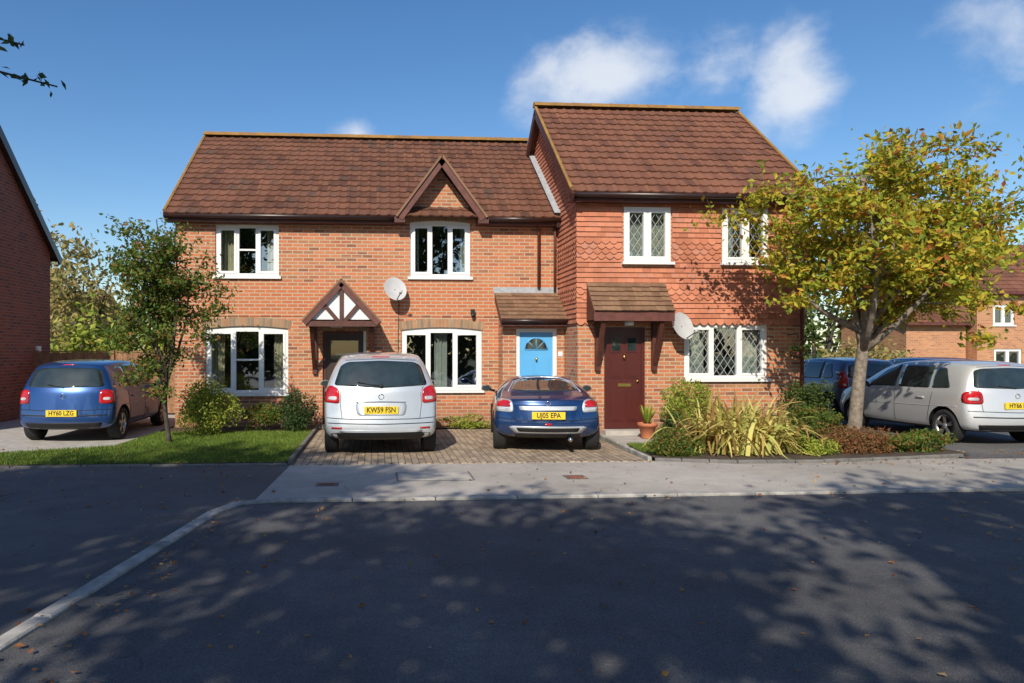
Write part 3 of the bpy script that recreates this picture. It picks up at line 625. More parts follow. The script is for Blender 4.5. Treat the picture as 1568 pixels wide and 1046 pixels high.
for i in range(len(poly)):
    a = poly[i]; b = poly[(i+1) % len(poly)]; Lw.poly([(a[0], a[1], -0.02), (b[0], b[1], -0.02), (b[0], b[1], 0.03), (a[0], a[1], 0.03)], 'soil')
def blades(M, P, n, h, z, mat='grass'):
    xs = [p[0] for p in P]; ys = [p[1] for p in P]; k = 0
    while k < n:
        x = random.uniform(min(xs), max(xs)); y = random.uniform(min(ys), max(ys))
        if not inside(x, y, P): continue
        k += 1; a = random.uniform(0, 6.28); hh = h*random.uniform(0.5, 1.3); w = 0.004+0.004*random.random(); lx, ly = random.gauss(0, hh*0.4), random.gauss(0, hh*0.4)
        M.poly([(x-w*math.cos(a), y-w*math.sin(a), z), (x+w*math.cos(a), y+w*math.sin(a), z), (x+lx, y+ly, z+hh)], mat)
blades(Lw, poly, 50000, 0.045, 0.028)
Lw.obj('lawn')
g = MB(); g.poly([(x, y, 0.04) for x, y in [(4.12, 10.44), (5.2, 10.14), (6.5, 10.14), (9.2, 10.55), (9.2, 13.2), (8.4, 13.79), (5.35, 13.79), (5.35, 11.85), (4.2, 11.85)]], 'soil')
g.poly([(-4.3, 14.4, 0.035), (-1.3, 14.4, 0.035), (-1.3, 15.29, 0.035), (-4.3, 15.29, 0.035)], 'soil'); g.poly([(0.3, 14.8, 0.035), (2.5, 14.8, 0.035), (2.5, 15.29, 0.035), (0.3, 15.29, 0.035)], 'soil'); g.obj('planting_bed')
g = MB(); P4 = [(4.13, 11.0), (4.9, 11.0), (5.2, 11.9), (4.2, 11.9)]; g.poly([(x, y, 0.05) for x, y in P4], 'lawn'); blades(g, P4, 4000, 0.05, 0.05); g.obj('grass_verge')
def cover(name, x, y, w, d, mat='rust', z=0.003):
    M = MB(); M.box(x-w/2, x+w/2, y-d/2, y+d/2, -0.01, z+0.002, 'kerbdark'); M.box(x-w/2+0.03, x+w/2-0.03, y-d/2+0.03, y+d/2-0.03, -0.01, z+0.006, mat)
    for i in range(5): M.box(x-w/2+0.06, x+w/2-0.06, y-d/2+0.05+i*(d-0.12)/5, y-d/2+0.06+i*(d-0.12)/5, z, z+0.010, mat)
    M.obj(name)
cover('utility_cover', -0.62, 8.86, 0.28, 0.22); cover('utility_cover', 2.55, 9.15, 0.28, 0.30); cover('manhole_cover', 0.73, 9.35, 1.0, 0.66, 'concrete'); cover('utility_cover', -4.6, 8.3, 0.9, 0.7, 'pave2')

# ================================================================ TREES
def curve_pts(a, b, n=5, wob=0.08, sag=0.0):
    a = Vector(a); b = Vector(b); L = (b-a).length; o = Vector([random.gauss(0, 1) for _ in range(3)])*wob*L
    return [a.lerp(b, i/n)+o*math.sin(math.pi*i/n)+Vector((0, 0, sag*L*math.sin(math.pi*i/n))) for i in range(n+1)]
def make_tree(name, base, fork, cc, rad, limbs, clusters, per, lsize, leaf, bark='bark', tr=0.12, crad=0.33, fill=0.55, shape=None, seed=1, extra=None, twig_r=0.008):
    random.seed(seed); global rng; rng = np.random.default_rng(seed)
    M = MB(); base = Vector(base); cc = Vector(cc); fk = Vector(fork)
    tp = curve_pts(base, fk, 6, 0.02); M.tube([tp[0]-Vector((0, 0, 0.05))]+tp[1:], [tr*1.35]+[tr*(1-0.25*i/6) for i in range(1, 7)], bark, 10)
    LP = []
    for i in range(limbs):
        th = 2*math.pi*(i+random.random()*0.6)/limbs; el = random.uniform(0.1, 1.0)
        e = cc+Vector((rad[0]*0.55*math.cos(th)*(1.1-0.5*el), rad[1]*0.55*math.sin(th)*(1.1-0.5*el), rad[2]*(el*1.1-0.45)))
        p = curve_pts(tp[-1-(i % 2)], e, 6, 0.08, 0.05); M.tube(p, [tr*0.5*(1-0.8*k/6)+0.004 for k in range(7)], bark, 7); LP += p[2:]
    e = cc+Vector((0, 0, rad[2]*0.8)); p = curve_pts(fk, e, 7, 0.04); M.tube(p, [tr*0.7*(1-0.85*k/7)+0.004 for k in range(8)], bark, 7); LP += p[1:]
    C = []
    for i in range(clusters):
        while True:
            d = Vector([random.gauss(0, 1) for _ in range(3)]).normalized(); r = (fill+(1-fill)*random.random()) if random.random() < 0.75 else random.uniform(0.2, 1)
            bump = 0.86+0.14*math.sin(3.1*d.x+4*d.z+seed)+0.12*math.sin(5*d.y+6.3*d.z+2*seed)
            q = cc+Vector((d.x*rad[0], d.y*rad[1], d.z*rad[2]))*r*bump
            if shape is None or shape(q): break
        C.append(q)
    pts = []
    for q in C:
        a = min(LP, key=lambda p: (p-q).length+max(0, p.z-q.z)*0.8)
        p = curve_pts(a, q, 4, 0.08, 0.04); M.tube(p, [twig_r*2, twig_r*1.6, twig_r*1.2, twig_r*0.8, twig_r*0.4], bark, 4)
        k = int(per*random.uniform(0.5, 1.4)); s = crad*random.uniform(0.6, 1.25)
        X = rng.normal(size=(k, 3))*s*0.52*np.array([1.1, 1.1, 0.6])+np.array(q); pts.append(X)
        m = max(2, int(k*0.25)); t = rng.uniform(0.3, 1, m)[:, None]; pts.append(np.array(a)*(1-t)+np.array(q)*t+rng.normal(size=(m, 3))*0.09)
        if q.z > cc.z and random.random() < 0.5:
            e = q+Vector((random.gauss(0, 0.12), random.gauss(0, 0.12), crad*random.uniform(0.9, 1.7))); M.tube([q, e], [twig_r*0.6, twig_r*0.2], bark, 3)
            m = max(3, int(k*0.15)); t = rng.uniform(0.1, 1, m)[:, None]; pts.append(np.array(q)*(1-t)+np.array(e)*t+rng.normal(size=(m, 3))*0.045)
    if extra: extra(M, pts)
    P = np.concatenate(pts); P = P[P[:, 2] > 0.12]
    M.leaves(P, lsize, leaf)
    return M.obj(name)
make_tree('field_maple_tree', (8.42, 12.2, 0), (8.60, 12.15, 1.95), (9.0, 12.0, 3.55), (3.0, 1.8, 1.98), 9, 235, 84, 0.063, 'leaf_autumn', 'bark', 0.12, 0.34, 0.42, seed=3,
          shape=lambda q: not (q.x < 8.7 and q.y > 13.2) and not(q.z < 2.2 and abs(q.x-8.6) < 0.5))
make_tree('rowan_tree', (-3.62, 12.8, 0), (-3.70, 12.8, 1.0), (-3.85, 12.8, 2.55), (1.15, 0.9, 1.72), 8, 110, 92, 0.042, 'leaf_cherry', 'bark2', 0.042, 0.27, 0.3, seed=5, twig_r=0.005,
          shape=lambda q: abs(q.x+3.85) < 1.2-0.36*max(0, q.z-2.6))
for i, (x, y, h, r, n) in enumerate([(-13, -3.6, 6.8, 3.4, 65), (-7.4, -3.2, 7.0, 3.3, 85), (-2.6, -4.3, 6.8, 3.1, 80), (2.4, -4.4, 6.7, 3.1, 78), (7.2, -4.3, 6.8, 3.2, 78), (12.5, -4.0, 7.0, 3.4, 75)]):
    make_tree('lime_tree', (x, y-1, 0), (x, y-0.8, 2.9), (x, y, h), (r, 2.9, 2.9), 8, n, 74, 0.125, 'leaf_green', 'bark2', 0.2, 0.75, 0.3, seed=20+i, twig_r=0.012)
make_tree('lime_tree', (-7.2, -6.8, 0), (-7.2, -6.2, 5.0), (-7.0, -3.3, 9.4), (3.7, 2.3, 1.9), 8, 85, 85, 0.12, 'leaf_green', 'bark2', 0.22, 0.7, 0.3, seed=51, twig_r=0.012)
make_tree('lime_tree', (8.6, -6.9, 0), (8.6, -6.2, 5.0), (8.6, -3.8, 9.1), (3.0, 2.0, 1.4), 8, 42, 70, 0.12, 'leaf_green', 'bark2', 0.22, 0.62, 0.35, seed=52, twig_r=0.012)
def overhang(M, pts):
    for end in ((-2.42, 5.1, 3.74), (-2.20, 5.1, 3.46)):
        p = curve_pts((-6.6, 4.4, 3.9), end, 10, 0.03, 0.02); M.tube(p, [0.03*(1-i/11)+0.003 for i in range(11)], 'bark2', 5)
        for k in range(60):
            t = random.uniform(0.72, 1); i = t*10; a = p[min(9, int(i))].lerp(p[min(10, int(i)+1)], i-int(i))
            pts.append(np.array(a)[None]+rng.normal(size=(1, 3))*np.array([0.03, 0.05, 0.022]))
make_tree('cherry_tree', (-7.3, 3.4, 0), (-7.3, 3.5, 2.4), (-7.4, 3.4, 4.6), (2.3, 2.2, 2.0), 7, 60, 90, 0.035, 'leaf_dark', 'bark2', 0.13, 0.5, 0.4, seed=41, extra=overhang)
def far_mass(name, items, leaf, size=0.22):
    M = MB()
    for (x, y, z, rx, ry, rz, n) in items:
        for j in range(4):
            M.tube(curve_pts((x+random.uniform(-rx, rx)*0.3, y, 0), (x+random.uniform(-rx, rx)*0.6, y, z+rz*0.5), 4, 0.05), [0.15, 0.12, 0.09, 0.05, 0.02], 'bark2', 5)
        k = 34; pts = []
        for j in range(k):
            d = rng.normal(size=3); d /= np.linalg.norm(d); q = np.array([x, y, z])+d*np.array([rx, ry, rz])*rng.uniform(0.3, 1.0)
            pts.append(q+rng.normal(size=(n//k, 3))*np.array([0.7, 0.7, 0.8])*rx*0.2)
        P = np.concatenate(pts); M.leaves(P[P[:, 2] > 0.1], size, leaf)
    return M.obj(name)
random.seed(9)
far_mass('distant_trees', [(-15.2, 33, 4.3, 2.5, 2, 3.7, 2900), (-18.6, 38, 4.9, 3, 2, 4.1, 2400), (-12, 30, 3.1, 2.3, 2, 2.9, 2300), (-11.5, 42, 5.2, 3, 2, 3.2, 1800)], 'leaf_far', 0.15)
far_mass('distant_trees', [(-9.2, 25, 1.5, 2.0, 1, 1.3, 1600), (-6.8, 26, 1.9, 2, 1.5, 1.6, 1600), (-13.2, 26, 1.3, 1.8, 1, 1.0, 1300)], 'leaf_lime', 0.13)
far_mass('distant_trees', [(16.5, 30, 2.8, 3, 2, 2.4, 2600), (19.5, 39, 3.8, 3.4, 2, 3.2, 2400), (15.0, 27, 1.8, 2.4, 2, 1.7, 2200), (13, 34, 4, 3, 2, 3, 1800), (30, 46, 5, 5, 3, 4, 2500), (42, 50, 6, 6, 3, 5, 2500)], 'leaf_green', 0.18)
far_mass('distant_trees', [(18.6, 26, 0.9, 2.2, 1, 0.7, 1500), (20.5, 29, 1.2, 1.5, 1, 1.0, 1300)], 'leaf_far', 0.11)
far_mass('hedge', [(-20, -14, 2, 5, 2, 2, 1500), (-8, -14, 2, 5, 2, 2, 1500), (4, -14, 2, 5, 2, 2, 1500), (16, -14, 2, 5, 2, 2, 1500)], 'leaf_dark', 0.3)

# ================================================================ SHRUBS
def shrub(name, c, r, n, size, leaf, lumps=14, stems=True):
    M = MB(); c = np.array(c, float); r = np.array(r, float)
    for i in range(10 if stems else 0):
        th = random.uniform(0, 6.28); M.tube([(c[0], c[1], 0.0), (c[0]+r[0]*0.6*math.cos(th), c[1]+r[1]*0.6*math.sin(th), c[2]+r[2]*random.uniform(-0.2, 0.6))], [0.012, 0.004], 'bark2', 4)
    ps = []
    for i in range(lumps):
        d = rng.normal(size=3); d /= np.linalg.norm(d); q = c+d*r*rng.uniform(0.45, 0.8); e = rng.normal(size=(n//lumps, 3)); e /= np.linalg.norm(e, axis=1)[:, None]
        ps.append(q+e*r*rng.uniform(0.3, 0.48)*rng.uniform(0.6, 1.2, (n//lumps, 1)))
    P = np.concatenate(ps); P = P[P[:, 2] > 0.03]; M.leaves(P, size, leaf); return M.obj(name)
shrub('euonymus_bush', (-3.25, 14.1, 0.5), (0.68, 0.5, 0.56), 6500, 0.03, 'leaf_lime', 20)
shrub('small_shrub', (-2.28, 14.6, 0.28), (0.45, 0.35, 0.30), 3000, 0.028, 'leaf_cherry')
shrub('round_bush', (-1.62, 14.45, 0.42), (0.40, 0.36, 0.48), 5000, 0.026, 'leaf_dark', 18)
shrub('flower_bed_plants', (1.85, 14.9, 0.16), (0.6, 0.2, 0.2), 1800, 0.028, 'leaf_lime')
shrub('round_bush', (5.75, 13.0, 0.62), (0.48, 0.45, 0.48), 6000, 0.026, 'leaf_lime', 20)
shrub('round_bush', (5.1, 12.0, 0.30), (0.33, 0.35, 0.30), 3500, 0.026, 'leaf_green', 16)
shrub('heather_plant', (4.55, 10.72, 0.18), (0.45, 0.33, 0.26), 4500, 0.022, 'leaf_cherry', 16)
shrub('heather_plant', (4.9, 11.1, 0.18), (0.4, 0.35, 0.26), 4000, 0.022, 'leaf_russet', 16)
shrub('heather_plant', (6.75, 10.75, 0.16), (0.40, 0.3, 0.20), 3000, 0.022, 'leaf_lime', 16)
shrub('russet_shrub', (7.6, 10.95, 0.18), (0.65, 0.4, 0.27), 6000, 0.024, 'leaf_russet', 22)
shrub('russet_shrub', (7.3, 11.7, 0.35), (0.6, 0.4, 0.35), 4000, 0.028, 'leaf_cherry', 16)
shrub('low_shrub', (8.55, 10.95, 0.16), (0.65, 0.35, 0.2), 4000, 0.026, 'leaf_cherry', 20)
shrub('fuchsia_bush', (8.0, 12.9, 0.6), (0.5, 0.4, 0.6), 3500, 0.032, 'leaf_green', 16)
random.seed(12); M = MB()
for i in range(640):
    cx = 5.72+random.gauss(0, 0.33); cy = 10.98+random.gauss(0, 0.20); th = random.uniform(0, 2*math.pi); Lh = random.uniform(0.85, 1.75); out = random.uniform(0.2, 0.95); w0 = random.uniform(0.016, 0.034)
    V = []; n = 10; sd = Vector((-math.sin(th), math.cos(th), 0)); tw = random.uniform(-0.6, 0.6)
    droop = random.uniform(0.85, 1.8)*(0.35+out)
    for k in range(n+1):
        t = k/n; r = out*Lh*(t**1.2)*0.85; z = Lh*(t-0.5*droop*t*t*1.2)
        z = max(z, 0.03); p = Vector((cx+r*math.cos(th), cy+r*math.sin(th)*0.55, 0.03+z)); w = w0*(1-t**3)+0.001; s2 = (sd+Vector((0, 0, tw*t))).normalized(); V += [p-s2*w, p+s2*w]
    M.arr(V, [(2*k, 2*k+1, 2*k+3, 2*k+2) for k in range(n)], 'phormium', True)
M.obj('phormium_plant')
M = MB(); px_, py_ = 4.98, 13.0
prof = [(0.11, 0.02), (0.155, 0.24), (0.18, 0.24), (0.18, 0.30), (0.155, 0.30), (0.14, 0.25)]; n = 20; V = []
for r_, z_ in prof: V += [(px_+r_*math.cos(2*math.pi*i/n), py_+r_*math.sin(2*math.pi*i/n), z_) for i in range(n)]
M.arr(V, [(k*n+i, k*n+(i+1) % n, (k+1)*n+(i+1) % n, (k+1)*n+i) for k in range(len(prof)-1) for i in range(n)], 'terracotta', True)
M.poly([(px_+0.145*math.cos(2*math.pi*i/n), py_+0.145*math.sin(2*math.pi*i/n), 0.26) for i in range(n)], 'soil')
for i in range(70):
    th = random.uniform(0, 6.28); Lh = random.uniform(0.15, 0.42); o = random.uniform(0.1, 0.6); sd = Vector((-math.sin(th), math.cos(th), 0)); V = []
    for k in range(5):
        t = k/4; p = Vector((px_+o*Lh*t*math.cos(th), py_+o*Lh*t*math.sin(th), 0.26+Lh*(t-0.3*o*t*t))); w = 0.02*math.sin(math.pi*(0.15+0.8*t)); V += [p-sd*w, p+sd*w]
    M.arr(V, [(2*k, 2*k+1, 2*k+3, 2*k+2) for k in range(4)], 'leaf_lime', True)
M.obj('potted_plant')
def fence(name, x0, x1, y, h, mat='fence'):
    M = MB(); x = x0
    while x < x1:
        M.box(x, x+0.118, y+random.uniform(-0.006, 0.006), y+0.02, 0.05, h+random.uniform(-0.01, 0.01), mat); x += 0.122
    x = x0
    while x <= x1+0.1: M.box(x-0.05, x+0.05, y-0.06, y-0.012, 0, h+0.06, mat); x += 1.83
    M.box(x0, x1, y-0.02, y+0.045, h+0.012, h+0.04, mat); M.obj(name)
fence('timber_fence', -8.5, -4.3, 18.6, 1.58)
fence('timber_fence', 8.6, 13, 21.5, 1.6)

random.seed(31); rng = np.random.default_rng(31); P = []
def sc(n, x0, x1, y0, y1, z): return np.stack([rng.uniform(x0, x1, n), rng.uniform(y0, y1, n), np.full(n, z)], 1)
P.append(sc(560, -6, 11, 2.5, 7.8, 0.0)); P.append(sc(130, kx(4)-0.1, kx(7)+0.25, 3, 7.8, 0.012)); P.append(sc(150, -6, 10, 7.5, 8.1, 0.012)); P.append(sc(200, -6.5, -1.2, 7.9, 10.5, 0.015))
P.append(sc(350, -7, -1.3, 10.1, 12.2, 0.05)); P.append(sc(120, 1, 9, 8.2, 10.4, 0.014)); P.append(sc(350, 6, 11, 9.8, 11.2, 0.02)); P.append(sc(120, -1.1, 4, 10.5, 14, 0.02))
M = MB(); P = np.concatenate(P); M.leaves(P, 0.024, 'fallen', flat=0.85, aspect=0.6); M.obj('fallen_leaves')

# ================================================================ CARS
def lerp(a, b, t): return a+(b-a)*t
def interp(tab, z):
    if z <= tab[0][0]: return tab[0][1]
    for (a, u), (b, v) in zip(tab[:-1], tab[1:]):
        if z <= b: return lerp(u, v, (z-a)/(b-a))
    return tab[-1][1]
def section(st):
    y, zb, zbelt, zr, wm, wb, wr = st; zm = zb+0.55*(zbelt-zb)
    return [(0, zb), (0.47*wm, zb), (0.93*wm, zb+0.02), (0.99*wm, zb+0.16), (wm, zm), (wb+0.012, zbelt-0.05), (wb-0.012, zbelt+0.012*(zr-zbelt > 0.15)),
            (lerp(wb, wr, 0.5)+0.012, lerp(zbelt, zr, 0.5)), (wr, zr-min(0.06, 0.35*(zr-zbelt))), (wr*0.9, zr-0.012), (wr*0.45, zr+0.006), (0, zr+0.012)]
def build_car(loc, body, stations, rear, curv, wheels, wr_, glassrear, side_glass, lights, extras, windscreen=None, name='parked_car', rotz=0.0, plate=None, rims='alloy', belowblack=0.27):
    import bmesh
    car = empty(name, loc); car.rotation_euler = (0, 0, rotz)
    rings = []; n = len(stations); blend = [1.0, 0.85, 0.45]
    for si, st in enumerate(stations):
        sec = section(st); ring = []
        right = list(sec); left = [(-sec[i][0], sec[i][1]) for i in range(10, 0, -1)]
        bw = blend[si] if si < 3 else 0.0
        for (x, z) in right+left:
            y = st[0]+interp(rear, z)*bw
            if si == 0: y += curv*(abs(x)/st[4])**2.5
            if si == n-1: y -= 0.22*(abs(x)/st[4])**2+0.12*max(0, (z-0.5)/0.3)*0.5+0.05*max(0, (0.4-z)/0.2)
            ring.append((x, y, z))
        rings.append(ring)
    V = [p for r in rings for p in r]; F = []; m = 22
    for i in range(n-1):
        for k in range(m): F.append((i*m+k, i*m+(k+1) % m, (i+1)*m+(k+1) % m, (i+1)*m+k))
    def cap(ri, flip):
        ring = rings[ri]; base = ri*m; st = stations[ri]; grid = []
        for i in range(2, 10):
            Rr = base+i; Ll = base+(m-i)
            if i == 2: row = [Ll, base+(m-1), base+0, base+1, Rr]
            elif i == 9: row = [Ll, base+12, base+11, base+10, Rr]
            else:
                row = [Ll]
                for f in (-0.5, 0, 0.5):
                    x = ring[i][0]*f; z = ring[i][2]
                    if ri == 0: y = interp(rear, z)+st[0]+curv*(abs(x)/st[4])**2.5
                    else: y = ring[i][1]+0.22*(1-abs(f)**2)*(ring[i][0]/st[4])**2
                    V.append((x, y, z)); row.append(len(V)-1)
                row.append(Rr)
            grid.append(row)
        for a, b in zip(grid[:-1], grid[1:]):
            for k in range(4):
                q = (a[k], a[k+1], b[k+1], b[k]); F.append(q if not flip else q[::-1])
    cap(0, False); cap(n-1, True)
    me = bpy.data.meshes.new('tmp'); me.from_pydata(V, [], F); me.materials.append(MAT[body]); me.materials.append(MAT['black'])
    ob = bpy.data.objects.new('tmp', me); scene.collection.objects.link(ob)
    s = ob.modifiers.new('s', 'SUBSURF'); s.levels = 3; s.render_levels = 3
    C = MB(); wm = max(s_[4] for s_ in stations)
    for wy in wheels:
        for sg in (-1, 1):
            C2 = []; nn = 32; r = wr_+0.045
            for xx in (sg*(wm-0.24), sg*(wm+0.1)):
                C2 += [(xx, wy+r*math.cos(2*math.pi*i/nn), wr_+0.01+r*math.sin(2*math.pi*i/nn)) for i in range(nn)]
            FF = [(i, (i+1) % nn, nn+(i+1) % nn, nn+i) for i in range(nn)]+[tuple(range(nn))[::-1], tuple(range(nn, 2*nn))]
            C.arr(C2, FF, body)
    co = C.obj('cut'); co.data.materials.append(MAT['black'])
    bm = bmesh.new(); bm.from_mesh(co.data); bmesh.ops.recalc_face_normals(bm, faces=bm.faces); bm.to_mesh(co.data); bm.free()
    for p in co.data.polygons: p.material_index = 1
    bm = bmesh.new(); bm.from_mesh(me); bmesh.ops.recalc_face_normals(bm, faces=bm.faces); bm.to_mesh(me); bm.free()
    dg = bpy.context.evaluated_depsgraph_get(); smooth_me = bpy.data.meshes.new_from_object(ob.evaluated_get(dg))
    bvh = BVHTree.FromPolygons([v.co.copy() for v in smooth_me.vertices], [tuple(p.vertices) for p in smooth_me.polygons])
    bo = ob.modifiers.new('b', 'BOOLEAN'); bo.object = co; bo.operation = 'DIFFERENCE'; bo.solver = 'EXACT'
    dg = bpy.context.evaluated_depsgraph_get(); dg.update(); fm = bpy.data.meshes.new_from_object(ob.evaluated_get(dg))
    bpy.data.objects.remove(ob); bpy.data.objects.remove(co)
    for p in fm.polygons:
        if p.center.z < belowblack: p.material_index = 1
        p.use_smooth = True
    fm.name = 'body'; bodyo = bpy.data.objects.new('body', fm); scene.collection.objects.link(bodyo); bodyo.parent = car
    fm.set_sharp_from_angle(angle=R(40))
    def cast(ax, u, v):
        o, d = {'rear': ((u, -3, v), (0, 1, 0)), 'front': ((u, 9, v), (0, -1, 0)), 'left': ((-4, u, v), (1, 0, 0)), 'right': ((4, u, v), (-1, 0, 0)), 'top': ((u, v, 5), (0, 0, -1))}[ax]
        h = bvh.ray_cast(Vector(o), Vector(d))
        if h[0] is None: h = bvh.find_nearest(Vector((u, 0, v)) if ax in ('rear', 'front') else Vector((0, u, v)))
        nn = h[1]
        if nn.dot(Vector(d)) > 0: nn = -nn
        return h[0], nn
    DM = MB()
    def patch(ax, outl, mat, off=0.004, rings=6, rnd=2, skirt=0.012):
        P = [Vector(p) for p in outl]; Q = []
        for i in range(len(P)):
            a, b = P[i], P[(i+1) % len(P)]; k = max(2, int((b-a).length/0.07))
            for j in range(k): Q.append(a.lerp(b, j/k))
        for _ in range(rnd): Q = [q for i in range(len(Q)) for q in (Q[i].lerp(Q[(i+1) % len(Q)], 0.25), Q[i].lerp(Q[(i+1) % len(Q)], 0.75))] if _ == 0 else [(Q[i-1]+Q[i]*2+Q[(i+1) % len(Q)])/4 for i in range(len(Q))]
        c = sum(Q, Vector((0, 0)))/len(Q); N = len(Q); V = []
        h, nn = cast(ax, c.x, c.y); V.append(h+nn*off)
        for r in range(1, rings+1):
            for q in Q:
                p = c+(q-c)*(r/rings); h, nn = cast(ax, p.x, p.y); V.append(h+nn*off)
        for q in Q:
            h, nn = cast(ax, q.x, q.y); V.append(h-nn*skirt)
        F = [(0, 1+i, 1+(i+1) % N) for i in range(N)]
        for r in range(rings): F += [(1+r*N+i, 1+(r+1)*N+i, 1+(r+1)*N+(i+1) % N, 1+r*N+(i+1) % N) for i in range(N)]
        if ax in ('rear', 'right'): F = [f[::-1] for f in F]
        DM.arr(V, F, mat, True)
    def line(ax, pts, mat='black', r=0.0045, off=0.0):
        Q = []
        for a, b in zip(pts[:-1], pts[1:]):
            a = Vector(a); b = Vector(b); k = max(1, int((b-a).length/0.04))
            Q += [a.lerp(b, j/k) for j in range(k)]
        Q.append(Vector(pts[-1])); W_ = []
        for q in Q:
            h, nn = cast(ax, q.x, q.y); W_.append(h+nn*off)
        DM.tube(W_, r, mat, 5)
    mir = lambda pts: [(-a, b) for a, b in pts]
    patch('rear', glassrear, 'carglass', 0.005, rings=8)
    for g_ in side_glass:
        patch('left', g_, 'carglass', 0.004); patch('right', g_, 'carglass', 0.004)
    if windscreen: patch('front', windscreen, 'carglass', 0.004)
    for pts, mt, off in lights:
        patch('rear', pts, mt, off, rings=4, skirt=0.02); patch('rear', mir(pts), mt, off, rings=4, skirt=0.02)
    extras(patch, line, mir, DM, cast)
    WM = MB()
    for wy in wheels:
        for sg in (-1, 1):
            xo = sg*(wm-0.015); n_ = 36; prof = [(0.66, 0.02), (0.70, 0.0), (0.92, 0.0), (0.985, 0.03), (1.0, 0.06), (1.0, 0.16), (0.985, 0.19), (0.9, 0.21), (0.5, 0.2)]
            V = []
            for rr, d in prof: V += [(xo-sg*d, wy+wr_*rr*math.cos(2*math.pi*i/n_), wr_+wr_*rr*math.sin(2*math.pi*i/n_)) for i in range(n_)]
            WM.arr(V, [(k*n_+i, k*n_+(i+1) % n_, (k+1)*n_+(i+1) % n_, (k+1)*n_+i) for k in range(len(prof)-1) for i in range(n_)], 'rubber', True)
            V = []
            for rr, d in ((0.67, 0.018), (0.62, 0.02), (0.60, 0.06)): V += [(xo-sg*d, wy+wr_*rr*math.cos(2*math.pi*i/n_), wr_+wr_*rr*math.sin(2*math.pi*i/n_)) for i in range(n_)]
            WM.arr(V, [(k*n_+i, k*n_+(i+1) % n_, (k+1)*n_+(i+1) % n_, (k+1)*n_+i) for k in range(2) for i in range(n_)], rims, True)
            WM.poly([(xo-sg*0.08, wy+wr_*0.62*math.cos(2*math.pi*i/n_), wr_+wr_*0.62*math.sin(2*math.pi*i/n_)) for i in range(n_)], 'black')
            for q in range(5):
                for dd in (-0.13, 0.13):
                    t = 2*math.pi*q/5+0.3; a = Vector((xo-sg*0.035, wy+wr_*0.12*math.cos(t), wr_+wr_*0.12*math.sin(t))); b = Vector((xo-sg*0.03, wy+wr_*0.63*math.cos(t+dd), wr_+wr_*0.63*math.sin(t+dd)))
                    WM.beam(a, b, 0.028, 0.02, rims, up=(1, 0, 0))
            WM.tube([(xo-sg*0.05, wy, wr_), (xo-sg*0.015, wy, wr_)], [wr_*0.2, wr_*0.16], rims, 12)
    WM.obj('wheels', car)
    DM.obj('glass_lamps_trim', car)
    if plate:
        zc, w, txt, yoff = plate; h, nn = cast('rear', 0, zc); h1, _ = cast('rear', 0, zc+0.05); h2, _ = cast('rear', 0, zc-0.05)
        y0 = min(h1.y, h2.y, h.y)-0.014+yoff
        PM = MB(); PM.box(-w/2, w/2, y0, y0+0.012-yoff, zc-0.057, zc+0.057, 'yellowplate'); PM.obj('number_plate', car)
        fc = bpy.data.curves.new('plate_text', 'FONT'); fc.body = txt; fc.size = 0.112; fc.align_x = 'CENTER'; fc.align_y = 'CENTER'; fc.extrude = 0.001; fc.offset = 0.002; fc.materials.append(MAT['black'])
        to = bpy.data.objects.new('plate_text', fc); scene.collection.objects.link(to); to.parent = car; to.location = (0, y0-0.002, zc); to.rotation_euler = (R(90), 0, 0); to.scale = (0.86, 1, 1)
    return car

def mirrors(DM, y, x, z, mat):
    for sg in (-1, 1):
        V = []; n = 12
        for d, s_ in ((-0.05, 0.8), (0.0, 1.0), (0.07, 0.75), (0.11, 0.3)):
            V += [(sg*x+0.10*s_*math.cos(2*math.pi*i/n), y+d, z+0.065*s_*math.sin(2*math.pi*i/n)) for i in range(n)]
        DM.arr(V, [(k*n+i, k*n+(i+1) % n, (k+1)*n+(i+1) % n, (k+1)*n+i) for k in range(3) for i in range(n)], mat, True)
        DM.poly([(sg*x+0.08*math.cos(2*math.pi*i/n), y-0.051, z+0.052*math.sin(2*math.pi*i/n)) for i in range(n)], 'carglass')
        DM.tube([(sg*(x-0.05), y+0.02, z-0.02), (sg*(x-0.16), y+0.04, z-0.06)], 0.025, 'black')
def badge(DM, y, z, r=0.035):
    DM.tube([(r*math.cos(t*math.pi/8), y, z+r*math.sin(t*math.pi/8)) for t in range(17)], 0.006, 'chrome', 6)

